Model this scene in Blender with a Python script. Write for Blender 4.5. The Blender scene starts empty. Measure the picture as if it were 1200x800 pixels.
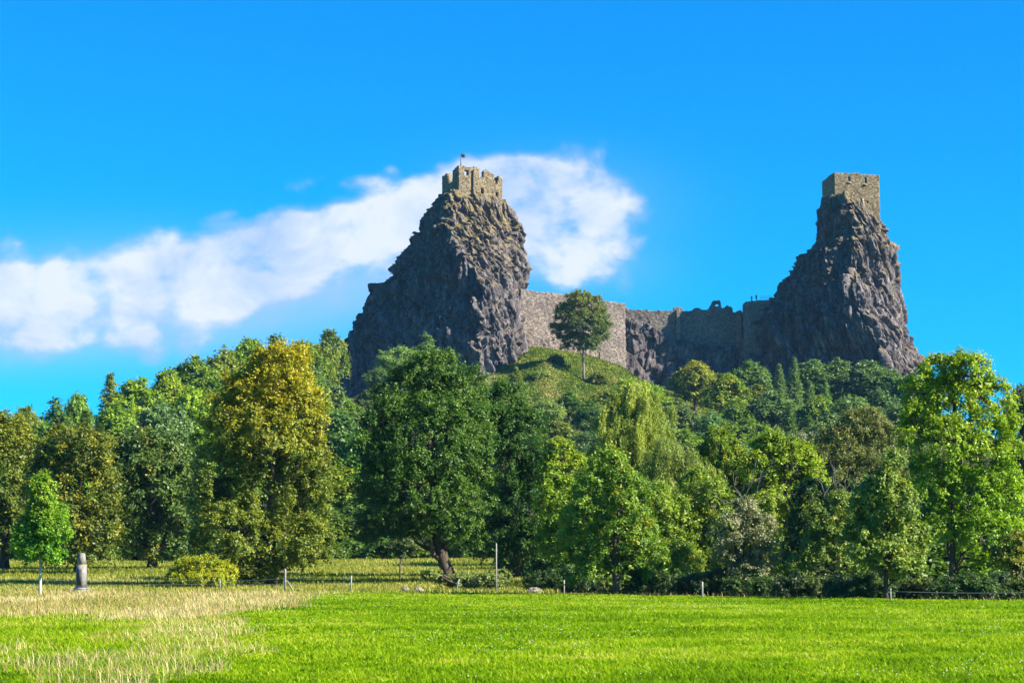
import bpy, bmesh, math, random
import numpy as np
from mathutils import Vector, Matrix

S = bpy.context.scene
COL = S.collection

# ------------------------------------------------------------------ camera
FPX = 2400.0                       # focal length in pixels of a 1200 px wide picture
CAMZ = 1.7
PITCH = math.atan(264.0 / FPX)     # the horizon lies 264 px under the picture's centre
cam_data = bpy.data.cameras.new('camera')
cam_data.sensor_width = 36.0
cam_data.lens = 36.0 * FPX / 1200.0
cam_data.clip_start = 0.5
cam_data.clip_end = 12000.0
cam = bpy.data.objects.new('camera', cam_data)
COL.objects.link(cam)
cam.location = (0, 0, CAMZ)
cam.rotation_euler = (math.pi / 2 + PITCH, 0, 0)
S.camera = cam


def ray(px, py):
    cx, cy = (px - 600.0) / FPX, (400.0 - py) / FPX
    d = np.array([cx, math.cos(PITCH) - cy * math.sin(PITCH), math.sin(PITCH) + cy * math.cos(PITCH)])
    return d / d[1]


def at(px, py, Y):
    d = ray(px, py)
    return np.array([d[0] * Y, Y, CAMZ + d[2] * Y])


# ------------------------------------------------------------------ sun, sky, exposure
SUN_EL = math.radians(35.0)
SUN_ROT = math.radians(109.0)      # measured clockwise from +Y
sun_dir = Vector((math.sin(SUN_ROT) * math.cos(SUN_EL), math.cos(SUN_ROT) * math.cos(SUN_EL), math.sin(SUN_EL)))
sd = bpy.data.lights.new('sun', 'SUN')
sd.energy = 5.0
sd.angle = math.radians(0.5)
sd.color = (1.0, 0.93, 0.80)
sun = bpy.data.objects.new('sun', sd)
COL.objects.link(sun)
sun.rotation_euler = sun_dir.to_track_quat('Z', 'Y').to_euler()
sun.location = (60, -20, 80)

S.view_settings.view_transform = 'Standard'
S.view_settings.look = 'None'
S.view_settings.exposure = 1.6
S.view_settings.gamma = 1.0
S.view_settings.use_curve_mapping = False

W = bpy.data.worlds.new('World')
S.world = W
W.use_nodes = True


def build_world():
    nt = W.node_tree
    N, L = nt.nodes, nt.links
    N.clear()

    def math_node(op, a, b=None, c=None, clamp=False):
        n = N.new('ShaderNodeMath'); n.operation = op; n.use_clamp = clamp
        for i, v in enumerate((a, b, c)):
            if v is None: continue
            if isinstance(v, (int, float)): n.inputs[i].default_value = v
            else: L.new(v, n.inputs[i])
        return n.outputs[0]

    out = N.new('ShaderNodeOutputWorld')
    bg = N.new('ShaderNodeBackground')
    bg.inputs['Strength'].default_value = 0.050
    L.new(bg.outputs[0], out.inputs[0])
    sky = N.new('ShaderNodeTexSky')
    sky.sky_type = 'NISHITA'
    sky.sun_disc = False
    sky.sun_elevation = SUN_EL
    sky.sun_rotation = SUN_ROT
    sky.air_density = 1.0
    sky.dust_density = 0.2
    sky.ozone_density = 2.5
    # a vivid clear sky: the picture's air is a deep azure
    tint = N.new('ShaderNodeMix'); tint.data_type = 'RGBA'; tint.blend_type = 'MULTIPLY'
    tint.inputs['Factor'].default_value = 1.0
    L.new(sky.outputs[0], tint.inputs[6])
    tint.inputs[7].default_value = (0.02, 0.79, 1.48, 1)
    # clouds live in the direction of view from the ground, at infinite distance
    tc = N.new('ShaderNodeTexCoord')
    sep = N.new('ShaderNodeSeparateXYZ')
    L.new(tc.outputs['Generated'], sep.inputs[0])
    yy = math_node('MAXIMUM', sep.outputs[1], 0.05)
    u = math_node('DIVIDE', sep.outputs[0], yy)
    v = math_node('DIVIDE', sep.outputs[2], yy)
    comb = N.new('ShaderNodeCombineXYZ')
    L.new(u, comb.inputs[0]); L.new(v, comb.inputs[1])

    def noise(scale, detail, rough, sx=1.0, sy=1.0, off=(0, 0, 0), dist=0.0):
        m = N.new('ShaderNodeMapping')
        m.inputs['Scale'].default_value = (sx, sy, 1)
        m.inputs['Location'].default_value = off
        L.new(comb.outputs[0], m.inputs[0])
        n = N.new('ShaderNodeTexNoise')
        n.inputs['Scale'].default_value = scale
        n.inputs['Detail'].default_value = detail
        n.inputs['Roughness'].default_value = rough
        n.inputs['Distortion'].default_value = dist
        L.new(m.outputs[0], n.inputs['Vector'])
        return n.outputs['Fac']

    big = noise(11.0, 9.0, 0.60, 1.0, 1.5, (3.1, 1.7, 0), 0.35)
    fine = noise(38.0, 8.0, 0.62, 1.0, 1.25, (7.7, 2.3, 0), 0.5)
    blobs = [(-80, 345, 170, 62, .95), (60, 335, 120, 44, .8), (110, 375, 160, 44, .7), (180, 330, 100, 46, .75), (255, 305, 80, 38, .7), (330, 290, 85, 48, .75), (300, 335, 110, 34, .65),
             (400, 258, 75, 42, .7), (440, 290, 110, 48, .75), (500, 245, 80, 42, .7), (560, 215, 70, 30, .6), (640, 215, 85, 36, .95), (640, 262, 95, 50, .95), (600, 250, 70, 55, .5),
             (712, 232, 50, 50, .8), (672, 315, 46, 36, .7), (415, 210, 46, 14, .55), (60, 405, 210, 34, .45), (730, 335, 60, 22, .30), (458, 198, 12, 8, .4), (600, 190, 50, 16, .45)]
    mask = None
    for (cx, cy, rx, ry, w) in blobs:
        d = ray(cx, cy)
        a = math_node('DIVIDE', math_node('SUBTRACT', u, float(d[0])), rx / FPX)
        b = math_node('DIVIDE', math_node('SUBTRACT', v, float(d[2])), ry / FPX)
        r2 = math_node('ADD', math_node('MULTIPLY', a, a), math_node('MULTIPLY', b, b))
        g = math_node('MULTIPLY', math_node('POWER', 2.718, math_node('MULTIPLY', r2, -1.0)), w)
        mask = g if mask is None else math_node('ADD', mask, g)
    mask = math_node('MINIMUM', mask, 1.15)
    n1 = math_node('MULTIPLY', math_node('SUBTRACT', big, 0.5), 1.9)
    n2 = math_node('MULTIPLY', math_node('SUBTRACT', fine, 0.5), 0.6)
    vm = N.new('ShaderNodeMapping'); vm.inputs['Scale'].default_value = (1, 1.25, 1)
    wv = N.new('ShaderNodeMix'); wv.data_type = 'RGBA'; wv.inputs['Factor'].default_value = 0.035
    wnn = N.new('ShaderNodeTexNoise'); wnn.inputs['Scale'].default_value = 30.0; wnn.inputs['Detail'].default_value = 5.0
    L.new(comb.outputs[0], wnn.inputs['Vector']); L.new(comb.outputs[0], wv.inputs[6]); L.new(wnn.outputs['Color'], wv.inputs[7])
    L.new(wv.outputs[2], vm.inputs[0])
    vo = N.new('ShaderNodeTexVoronoi'); vo.feature = 'SMOOTH_F1'; vo.inputs['Scale'].default_value = 34.0; vo.inputs['Detail'].default_value = 1.0; vo.inputs['Smoothness'].default_value = 0.35
    L.new(vm.outputs[0], vo.inputs['Vector'])
    n3 = math_node('MULTIPLY', math_node('SUBTRACT', 0.62, vo.outputs['Distance']), 0.75)
    dens = math_node('ADD', mask, math_node('ADD', n3, math_node('ADD', n1, n2)))
    mr = N.new('ShaderNodeMapRange'); mr.interpolation_type = 'SMOOTHSTEP'
    mr.inputs['From Min'].default_value = 0.28
    mr.inputs['From Max'].default_value = 1.02
    L.new(dens, mr.inputs['Value'])
    gs = N.new('ShaderNodeMapRange'); gs.interpolation_type = 'SMOOTHSTEP'
    gs.inputs['From Min'].default_value = 0.05
    gs.inputs['From Max'].default_value = 0.40
    L.new(mask, gs.inputs['Value'])
    front = math_node('GREATER_THAN', sep.outputs[1], 0.05)
    cov = math_node('MULTIPLY', math_node('MULTIPLY', math_node('MULTIPLY', mr.outputs[0], gs.outputs[0]), front), 0.97)
    # a cloud's thick body is white, its thin veil lavender
    wn = noise(17.0, 6.0, 0.6, 1.0, 1.4, (1.2, 9.1, 0), 0.4)
    wt = math_node('ADD', math_node('MULTIPLY', mr.outputs[0], 0.75), math_node('MULTIPLY', math_node('SUBTRACT', wn, 0.44), 2.0))
    ramp = N.new('ShaderNodeValToRGB')
    ramp.color_ramp.elements[0].position = 0.34
    ramp.color_ramp.elements[0].color = (2.7, 4.1, 6.7, 1)
    ramp.color_ramp.elements[1].position = 1.0
    ramp.color_ramp.elements[1].color = (5.6, 6.1, 7.1, 1)
    L.new(wt, ramp.inputs[0])
    vmask = None
    for (cx, cy, rx, ry, w) in [(40, 392, 260, 38, .75), (330, 345, 170, 40, .55), (480, 320, 90, 40, .45), (690, 320, 80, 34, .40), (640, 250, 130, 60, .35), (100, 330, 200, 55, .45)]:
        d = ray(cx, cy)
        a = math_node('DIVIDE', math_node('SUBTRACT', u, float(d[0])), rx / FPX)
        b = math_node('DIVIDE', math_node('SUBTRACT', v, float(d[2])), ry / FPX)
        r2 = math_node('ADD', math_node('MULTIPLY', a, a), math_node('MULTIPLY', b, b))
        g = math_node('MULTIPLY', math_node('POWER', 2.718, math_node('MULTIPLY', r2, -1.0)), w)
        vmask = g if vmask is None else math_node('ADD', vmask, g)
    vn = noise(7.0, 5.0, 0.55, 1.0, 1.8, (5.5, 4.4, 0), 0.3)
    veil = math_node('MULTIPLY', math_node('MULTIPLY', vmask, front), math_node('MULTIPLY', vn, 1.5), clamp=True)
    veiled = N.new('ShaderNodeMix'); veiled.data_type = 'RGBA'
    L.new(math_node('MINIMUM', veil, 0.7), veiled.inputs['Factor'])
    L.new(tint.outputs[2], veiled.inputs[6])
    veiled.inputs[7].default_value = (3.0, 4.5, 7.2, 1)
    mix = N.new('ShaderNodeMix'); mix.data_type = 'RGBA'
    L.new(cov, mix.inputs['Factor'])
    L.new(veiled.outputs[2], mix.inputs[6])
    L.new(ramp.outputs[0], mix.inputs[7])
    L.new(mix.outputs[2], bg.inputs['Color'])


build_world()

# ------------------------------------------------------------------ numeric helpers


def _hash(ix, iy, iz, seed=0):
    h = (ix.astype(np.int64) * 374761393 + iy.astype(np.int64) * 668265263 + iz.astype(np.int64) * 2147483647 + seed * 974634777) & 0xFFFFFFFF
    h = ((h ^ (h >> 13)) * 1274126177) & 0xFFFFFFFF
    h = ((h ^ (h >> 16)) * 2246822519) & 0xFFFFFFFF
    return ((h ^ (h >> 15)) & 0xFFFFFF).astype(np.float64) / float(0xFFFFFF)


def vnoise(p, seed=0):
    p = np.asarray(p, dtype=np.float64)
    i = np.floor(p).astype(np.int64)
    f = p - i
    f = f * f * (3 - 2 * f)
    r = np.zeros(len(p))
    for dx in (0, 1):
        wx = f[:, 0] if dx else 1 - f[:, 0]
        for dy in (0, 1):
            wy = f[:, 1] if dy else 1 - f[:, 1]
            for dz in (0, 1):
                wz = f[:, 2] if dz else 1 - f[:, 2]
                r += wx * wy * wz * _hash(i[:, 0] + dx, i[:, 1] + dy, i[:, 2] + dz, seed)
    return r * 2 - 1


def fbm(p, octaves=4, seed=0):
    a, s, r = 1.0, 0.0, 0.0
    for o in range(octaves):
        r = r + a * vnoise(p * (2.03 ** o), seed + o * 17)
        s += a
        a *= 0.5
    return r / s


def worley(p, seed=0):
    """nearest distance, second distance, a random value of the nearest cell"""
    i = np.floor(p).astype(np.int64)
    d1 = np.full(len(p), 9.0); d2 = np.full(len(p), 9.0); cr = np.zeros(len(p))
    for dx in (-1, 0, 1):
        for dy in (-1, 0, 1):
            for dz in (-1, 0, 1):
                c = i + np.array([dx, dy, dz])
                q = np.stack([_hash(c[:, 0], c[:, 1], c[:, 2], seed + k) for k in (1, 2, 3)], 1) + c
                d = np.linalg.norm(q - p, axis=1)
                rnd = _hash(c[:, 0], c[:, 1], c[:, 2], seed + 9)
                near = d < d1
                d2 = np.where(near, d1, np.minimum(d2, d))
                cr = np.where(near, rnd, cr)
                d1 = np.where(near, d, d1)
    return d1, d2, cr


def mesh_np(name, V, F, attrs=None, mat=None, smooth=False, fmat=None, mats=None):
    """F: (n,3) or (n,4) int array, or a list of such arrays. attrs: face attributes of floats."""
    Fs = F if isinstance(F, list) else [F]
    Fs = [np.asarray(f, dtype=np.int32) for f in Fs if len(f)]
    m = bpy.data.meshes.new(name)
    V = np.asarray(V, dtype=np.float32)
    m.vertices.add(len(V))
    m.vertices.foreach_set('co', V.ravel())
    loops = np.concatenate([f.ravel() for f in Fs])
    sizes = np.concatenate([np.full(len(f), f.shape[1], dtype=np.int32) for f in Fs])
    starts = np.concatenate([[0], np.cumsum(sizes)[:-1]]).astype(np.int32)
    m.loops.add(len(loops))
    m.loops.foreach_set('vertex_index', loops)
    m.polygons.add(len(sizes))
    m.polygons.foreach_set('loop_start', starts)
    m.polygons.foreach_set('loop_total', sizes)
    if fmat is not None:
        m.polygons.foreach_set('material_index', np.asarray(fmat, dtype=np.int32))
    if smooth:
        m.polygons.foreach_set('use_smooth', np.ones(len(sizes), dtype=bool))
    if attrs:
        for k, a in attrs.items():
            at_ = m.attributes.new(k, 'FLOAT', 'FACE')
            at_.data.foreach_set('value', np.asarray(a, dtype=np.float32))
    for mm in (mats or ([mat] if mat else [])):
        m.materials.append(mm)
    m.update(calc_edges=True)
    return m


def link(name, mesh, parent=None, loc=None, **props):
    o = bpy.data.objects.new(name, mesh)
    COL.objects.link(o)
    if parent is not None: o.parent = parent
    if loc is not None: o.location = loc
    for k, v in props.items(): o[k] = v
    return o


def thing(name, label, cat, loc, group=None, rotz=0.0):
    o = bpy.data.objects.new(name, None)
    o.empty_display_size = 0.3
    COL.objects.link(o)
    o.location = loc
    o.rotation_euler = (0, 0, rotz)
    o['label'] = label
    o['category'] = cat
    if group: o['group'] = group
    return o


class Geo:
    """collects tubes, boxes and rings as one mesh"""
    def __init__(self): self.v = []; self.f4 = []; self.f3 = []; self.n = 0

    def add(self, V, F4=None, F3=None):
        V = np.asarray(V, dtype=float)
        if F4 is not None and len(F4): self.f4.append(np.asarray(F4) + self.n)
        if F3 is not None and len(F3): self.f3.append(np.asarray(F3) + self.n)
        self.v.append(V); self.n += len(V)

    def tube(self, pts, radii, sides=6):
        pts = np.asarray(pts, dtype=float)
        n = len(pts)
        t = np.gradient(pts, axis=0)
        t /= np.linalg.norm(t, axis=1)[:, None] + 1e-9
        ref = np.array([0.31, 0.95, 0.05])
        a = np.cross(t, ref); a /= np.linalg.norm(a, axis=1)[:, None] + 1e-9
        b = np.cross(t, a)
        ang = np.arange(sides) * 2 * math.pi / sides
        r = np.asarray(radii, dtype=float)[:, None, None]
        ring = pts[:, None, :] + r * (np.cos(ang)[None, :, None] * a[:, None, :] + np.sin(ang)[None, :, None] * b[:, None, :])
        V = np.concatenate([ring.reshape(-1, 3), pts[:1], pts[-1:]])
        F = []
        for i in range(n - 1):
            for j in range(sides):
                k = (j + 1) % sides
                F.append((i * sides + j, i * sides + k, (i + 1) * sides + k, (i + 1) * sides + j))
        F3 = []
        for j in range(sides):
            k = (j + 1) % sides
            F3.append((n * sides, k, j)); F3.append((n * sides + 1, (n - 1) * sides + j, (n - 1) * sides + k))
        self.add(V, F, F3)

    def loft(self, secs):
        """secs: list of (z, halfx, halfy, ox, oy) rectangles stacked upward, closed at both ends"""
        V = []
        for (z, hx, hy, ox, oy) in secs:
            V += [(ox - hx, oy - hy, z), (ox + hx, oy - hy, z), (ox + hx, oy + hy, z), (ox - hx, oy + hy, z)]
        F = [(3, 2, 1, 0)]
        for i in range(len(secs) - 1):
            for j in range(4):
                k = (j + 1) % 4
                F.append((i * 4 + j, i * 4 + k, i * 4 + 4 + k, i * 4 + 4 + j))
        e = (len(secs) - 1) * 4
        F.append((e, e + 1, e + 2, e + 3))
        self.add(V, F)

    def mesh(self, name, mat, smooth=False):
        F = []
        if self.f4: F.append(np.concatenate(self.f4))
        if self.f3: F.append(np.concatenate(self.f3))
        return mesh_np(name, np.concatenate(self.v), F, mat=mat, smooth=smooth)


# ------------------------------------------------------------------ materials


def new_mat(name):
    m = bpy.data.materials.new(name)
    m.use_nodes = True
    nt = m.node_tree
    nt.nodes.clear()
    out = nt.nodes.new('ShaderNodeOutputMaterial')
    return m, nt, out


def nnode(nt, typ, **inp):
    n = nt.nodes.new(typ)
    for k, v in inp.items():
        n.inputs[k.replace('_', ' ')].default_value = v
    return n


def nramp(nt, fac, stops):
    r = nt.nodes.new('ShaderNodeValToRGB')
    el = r.color_ramp.elements
    el[0].position, el[0].color = stops[0][0], (*stops[0][1], 1)
    el[1].position, el[1].color = stops[-1][0], (*stops[-1][1], 1)
    for p, c in stops[1:-1]:
        e = el.new(p); e.color = (*c, 1)
    nt.links.new(fac, r.inputs[0])
    return r.outputs[0]


def nmix(nt, fac, a, b, mode='MIX'):
    m = nt.nodes.new('ShaderNodeMix'); m.data_type = 'RGBA'; m.blend_type = mode
    for sock, v in ((m.inputs['Factor'], fac), (m.inputs[6], a), (m.inputs[7], b)):
        if isinstance(v, (int, float)): sock.default_value = v
        elif isinstance(v, tuple): sock.default_value = (*v, 1) if len(v) == 3 else v
        else: nt.links.new(v, sock)
    return m.outputs[2]


def nmath(nt, op, a, b=0.0, clamp=False):
    n = nt.nodes.new('ShaderNodeMath'); n.operation = op; n.use_clamp = clamp
    for i, v in enumerate((a, b)):
        if isinstance(v, (int, float)): n.inputs[i].default_value = v
        else: nt.links.new(v, n.inputs[i])
    return n.outputs[0]


def nnoise(nt, vec, scale, detail=4, rough=0.55, dist=0.0):
    n = nnode(nt, 'ShaderNodeTexNoise', Scale=scale, Detail=detail, Roughness=rough, Distortion=dist)
    if vec is not None: nt.links.new(vec, n.inputs['Vector'])
    return n.outputs['Fac']


def leaf_material():
    """one leaf material: the colour is the object's own, each leaf varied round it, with autumn leaves where the tree has them"""
    m, nt, out = new_mat('leaf')
    L = nt.links
    oi = nt.nodes.new('ShaderNodeObjectInfo')
    ti = nt.nodes.new('ShaderNodeAttribute'); ti.attribute_name = 'tint'
    ye = nt.nodes.new('ShaderNodeAttribute'); ye.attribute_name = 'yel'
    hs = nnode(nt, 'ShaderNodeHueSaturation', Saturation=1.0)
    L.new(oi.outputs['Color'], hs.inputs['Color'])
    mr = nnode(nt, 'ShaderNodeMapRange'); mr.inputs['To Min'].default_value = 0.70; mr.inputs['To Max'].default_value = 1.68
    L.new(ti.outputs['Fac'], mr.inputs['Value'])
    L.new(mr.outputs[0], hs.inputs['Value'])
    mh = nnode(nt, 'ShaderNodeMapRange'); mh.inputs['To Min'].default_value = 0.525; mh.inputs['To Max'].default_value = 0.482
    L.new(ti.outputs['Fac'], mh.inputs['Value'])
    L.new(mh.outputs[0], hs.inputs['Hue'])
    c = nmix(nt, ye.outputs['Fac'], hs.outputs[0], (0.42, 0.35, 0.008))
    p = nnode(nt, 'ShaderNodeBsdfPrincipled', Roughness=0.5)
    p.inputs['Specular IOR Level'].default_value = 0.35
    L.new(c, p.inputs['Base Color'])
    t = nt.nodes.new('ShaderNodeBsdfTranslucent')
    g = nmix(nt, 1.0, c, (1.15, 1.25, 0.45), 'MULTIPLY')
    L.new(g, t.inputs['Color'])
    ms = nt.nodes.new('ShaderNodeMixShader'); ms.inputs[0].default_value = 0.33
    L.new(p.outputs[0], ms.inputs[1]); L.new(t.outputs[0], ms.inputs[2])
    L.new(ms.outputs[0], out.inputs[0])
    return m


def plain_material(name, color, rough=0.8, var=0.35, scale=3.0, color2=None, bump=0.3, metallic=0.0, stretch=(1, 1, 1)):
    m, nt, out = new_mat(name)
    tc = nt.nodes.new('ShaderNodeTexCoord')
    mp = nt.nodes.new('ShaderNodeMapping'); mp.inputs['Scale'].default_value = stretch
    nt.links.new(tc.outputs['Object'], mp.inputs[0])
    f = nnoise(nt, mp.outputs[0], scale, 6, 0.65)
    lo = tuple(c * (1 - var) for c in color)
    hi = color2 or tuple(min(1, c * (1 + var)) for c in color)
    c = nramp(nt, f, [(0.3, lo), (0.5, color), (0.72, hi)])
    p = nnode(nt, 'ShaderNodeBsdfPrincipled', Roughness=rough, Metallic=metallic)
    p.inputs['Specular IOR Level'].default_value = 0.25
    nt.links.new(c, p.inputs['Base Color'])
    if bump:
        b = nnode(nt, 'ShaderNodeBump', Strength=bump, Distance=0.05)
        nt.links.new(f, b.inputs['Height'])
        nt.links.new(b.outputs[0], p.inputs['Normal'])
    nt.links.new(p.outputs[0], out.inputs[0])
    return m


def masonry_material(name, c_lo, c_mid, c_hi, stain, moss):
    """rubble masonry: uneven courses of stones of several colours, mortar, weather streaks, lichen"""
    m, nt, out = new_mat(name)
    L = nt.links
    tc = nt.nodes.new('ShaderNodeTexCoord')
    mp = nt.nodes.new('ShaderNodeMapping'); mp.inputs['Scale'].default_value = (2.3, 2.3, 3.6)
    L.new(tc.outputs['Object'], mp.inputs[0])
    vo = nnode(nt, 'ShaderNodeTexVoronoi', Scale=1.0); vo.feature = 'F1'
    L.new(mp.outputs[0], vo.inputs['Vector'])
    ve = nnode(nt, 'ShaderNodeTexVoronoi', Scale=1.0); ve.feature = 'DISTANCE_TO_EDGE'
    L.new(mp.outputs[0], ve.inputs['Vector'])
    sc = nt.nodes.new('ShaderNodeSeparateColor')
    L.new(vo.outputs['Color'], sc.inputs[0])
    stones = nramp(nt, sc.outputs[0], [(0.0, c_lo), (0.45, c_mid), (0.8, c_hi), (1.0, tuple(x * 1.25 for x in c_hi))])
    mort = nmath(nt, 'LESS_THAN', ve.outputs['Distance'], 0.05)
    c = nmix(nt, nmath(nt, 'MULTIPLY', mort, 0.7), stones, tuple(x * 1.15 for x in c_hi))
    big = nnoise(nt, tc.outputs['Object'], 0.16, 5, 0.6, 0.4)
    sf = nnode(nt, 'ShaderNodeMapRange'); sf.inputs['From Min'].default_value = 0.46; sf.inputs['From Max'].default_value = 0.66
    L.new(big, sf.inputs['Value'])
    c = nmix(nt, nmath(nt, 'MULTIPLY', sf.outputs[0], 0.75), c, nmix(nt, 0.55, c, stain))
    mp2 = nt.nodes.new('ShaderNodeMapping'); mp2.inputs['Scale'].default_value = (0.5, 0.5, 0.07)
    L.new(tc.outputs['Object'], mp2.inputs[0])
    streak = nnoise(nt, mp2.outputs[0], 1.4, 5, 0.65)
    st = nnode(nt, 'ShaderNodeMapRange'); st.inputs['From Min'].default_value = 0.55; st.inputs['From Max'].default_value = 0.75
    L.new(streak, st.inputs['Value'])
    c = nmix(nt, nmath(nt, 'MULTIPLY', st.outputs[0], 0.55), c, moss)
    p = nnode(nt, 'ShaderNodeBsdfPrincipled', Roughness=0.92)
    p.inputs['Specular IOR Level'].default_value = 0.15
    L.new(c, p.inputs['Base Color'])
    b = nnode(nt, 'ShaderNodeBump', Strength=0.8, Distance=0.25)
    L.new(nmath(nt, 'MINIMUM', nmath(nt, 'MULTIPLY', ve.outputs['Distance'], 3.0), sc.outputs[1]), b.inputs['Height'])
    L.new(b.outputs[0], p.inputs['Normal'])
    L.new(p.outputs[0], out.inputs[0])
    return m


def rock_material(name, z_moss):
    """columnar basalt: grey purple stone, pale lichen, dry moss and grass on ledges and towards the top"""
    m, nt, out = new_mat(name)
    L = nt.links
    tc = nt.nodes.new('ShaderNodeTexCoord')
    ge = nt.nodes.new('ShaderNodeNewGeometry')
    mp = nt.nodes.new('ShaderNodeMapping')
    mp.inputs['Scale'].default_value = (1.0, 1.0, 0.3)
    mp.inputs['Rotation'].default_value = (0.0, 0.28, 0.0)
    L.new(tc.outputs['Object'], mp.inputs[0])
    f = nnoise(nt, mp.outputs[0], 0.55, 8, 0.7, 0.3)
    fs = nnoise(nt, mp.outputs[0], 2.6, 6, 0.75, 0.2)
    f = nmath(nt, 'ADD', nmath(nt, 'MULTIPLY', f, .6), nmath(nt, 'MULTIPLY', fs, .4))
    base = nramp(nt, f, [(0.38, (0.030, 0.026, 0.029)), (0.47, (0.066, 0.058, 0.062)), (0.54, (0.125, 0.110, 0.110)), (0.66, (0.34, 0.305, 0.29))])
    f2 = nnoise(nt, tc.outputs['Object'], 0.11, 6, 0.65, 0.5)
    base = nmix(nt, nramp(nt, f2, [(0.42, (0, 0, 0)), (0.62, (1, 1, 1))]), base, nmix(nt, 1.0, base, (1.22, 1.12, 1.02), 'MULTIPLY'))
    sep = nt.nodes.new('ShaderNodeSeparateXYZ'); L.new(ge.outputs['Normal'], sep.inputs[0])
    sp = nt.nodes.new('ShaderNodeSeparateXYZ'); L.new(tc.outputs['Object'], sp.inputs[0])
    hz = nnode(nt, 'ShaderNodeMapRange'); hz.inputs['From Min'].default_value = z_moss - 30; hz.inputs['From Max'].default_value = z_moss + 4
    L.new(sp.outputs[2], hz.inputs['Value'])
    f3 = nnoise(nt, tc.outputs['Object'], 0.38, 7, 0.72)
    led = nmath(nt, 'ADD', nmath(nt, 'MULTIPLY', sep.outputs[2], 0.75), nmath(nt, 'MULTIPLY', hz.outputs[0], 0.40))
    led = nmath(nt, 'ADD', led, nmath(nt, 'MULTIPLY', nmath(nt, 'SUBTRACT', f3, 0.5), 2.2))
    lm = nnode(nt, 'ShaderNodeMapRange'); lm.inputs['From Min'].default_value = 0.42; lm.inputs['From Max'].default_value = 0.72
    L.new(led, lm.inputs['Value'])
    f4 = nnoise(nt, tc.outputs['Object'], 1.1, 5, 0.7)
    mossc = nramp(nt, f4, [(0.32, (0.06, 0.065, 0.02)), (0.5, (0.17, 0.13, 0.05)), (0.7, (0.30, 0.22, 0.09))])
    c = nmix(nt, nmath(nt, 'MULTIPLY', lm.outputs[0], 0.85), base, mossc)
    p = nnode(nt, 'ShaderNodeBsdfPrincipled', Roughness=0.9)
    p.inputs['Specular IOR Level'].default_value = 0.2
    L.new(c, p.inputs['Base Color'])
    b = nnode(nt, 'ShaderNodeBump', Strength=0.9, Distance=0.5)
    L.new(nnoise(nt, mp.outputs[0], 1.3, 8, 0.75), b.inputs['Height'])
    L.new(b.outputs[0], p.inputs['Normal'])
    L.new(p.outputs[0], out.inputs[0])
    return m


def blade_material(name, stops, spec=0.3, transl=0.35):
    m, nt, out = new_mat(name)
    ti = nt.nodes.new('ShaderNodeAttribute'); ti.attribute_name = 'tint'
    c = nramp(nt, ti.outputs['Fac'], stops)
    p = nnode(nt, 'ShaderNodeBsdfPrincipled', Roughness=0.55)
    p.inputs['Specular IOR Level'].default_value = spec
    nt.links.new(c, p.inputs['Base Color'])
    t = nt.nodes.new('ShaderNodeBsdfTranslucent')
    nt.links.new(nmix(nt, 1.0, c, (1.1, 1.2, 0.6), 'MULTIPLY'), t.inputs['Color'])
    ms = nt.nodes.new('ShaderNodeMixShader'); ms.inputs[0].default_value = transl
    nt.links.new(p.outputs[0], ms.inputs[1]); nt.links.new(t.outputs[0], ms.inputs[2])
    nt.links.new(ms.outputs[0], out.inputs[0])
    return m


M_LEAF = leaf_material()
M_BARK = plain_material('bark', (0.075, 0.058, 0.042), 0.95, 0.5, 2.5, (0.15, 0.125, 0.10), 0.8, stretch=(3, 3, 0.5))
M_BARK_PALE = plain_material('pale_bark', (0.17, 0.15, 0.12), 0.9, 0.4, 2.5, (0.27, 0.25, 0.21), 0.6, stretch=(3, 3, 0.6))
M_DEADWOOD = plain_material('dead_wood', (0.20, 0.185, 0.165), 0.9, 0.35, 4, (0.32, 0.30, 0.27), 0.3)
M_WRAP = plain_material('trunk_wrap', (0.48, 0.46, 0.40), 0.8, 0.25, 4, None, 0.3)
M_POST = plain_material('weathered_post', (0.26, 0.24, 0.205), 0.85, 0.3, 6, None, 0.4, stretch=(1, 1, .2))
M_WHITE_POST = plain_material('white_post', (0.27, 0.26, 0.235), 0.5, 0.12, 5, None, 0.1)
M_WIRE = plain_material('fence_tape', (0.22, 0.21, 0.19), 0.5, 0.15, 5, None, 0.0)
M_STONE = plain_material('grey_stone', (0.21, 0.20, 0.185), 0.9, 0.35, 4.0, (0.32, 0.31, 0.285), 0.25)
M_FIELDSTONE = plain_material('field_stone', (0.20, 0.165, 0.14), 0.9, 0.5, 5.0, (0.36, 0.31, 0.27), 0.8)
M_GILT = plain_material('gilt_band', (0.55, 0.40, 0.08), 0.45, 0.2, 6, None, 0.0)
M_METAL = plain_material('dark_metal', (0.10, 0.10, 0.10), 0.5, 0.3, 4, None, 0.0, 0.6)
M_RAIL = plain_material('railing_metal', (0.45, 0.46, 0.47), 0.45, 0.2, 4, None, 0.0, 0.5)
M_HIVE = plain_material('dark_crate', (0.035, 0.035, 0.04), 0.7, 0.3, 3, None, 0.3)
M_TOWER = masonry_material('tower_masonry', (0.085, 0.064, 0.04), (0.165, 0.126, 0.074), (0.27, 0.21, 0.12), (0.10, 0.075, 0.05), (0.13, 0.105, 0.045))
M_TOWER_PALE = masonry_material('tower_masonry_pale', (0.08, 0.06, 0.038), (0.17, 0.13, 0.076), (0.30, 0.235, 0.14), (0.15, 0.11, 0.075), (0.22, 0.16, 0.08))
M_CURTAIN = masonry_material('curtain_masonry', (0.11, 0.085, 0.068), (0.20, 0.16, 0.13), (0.31, 0.255, 0.205), (0.13, 0.095, 0.085), (0.20, 0.16, 0.10))
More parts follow.
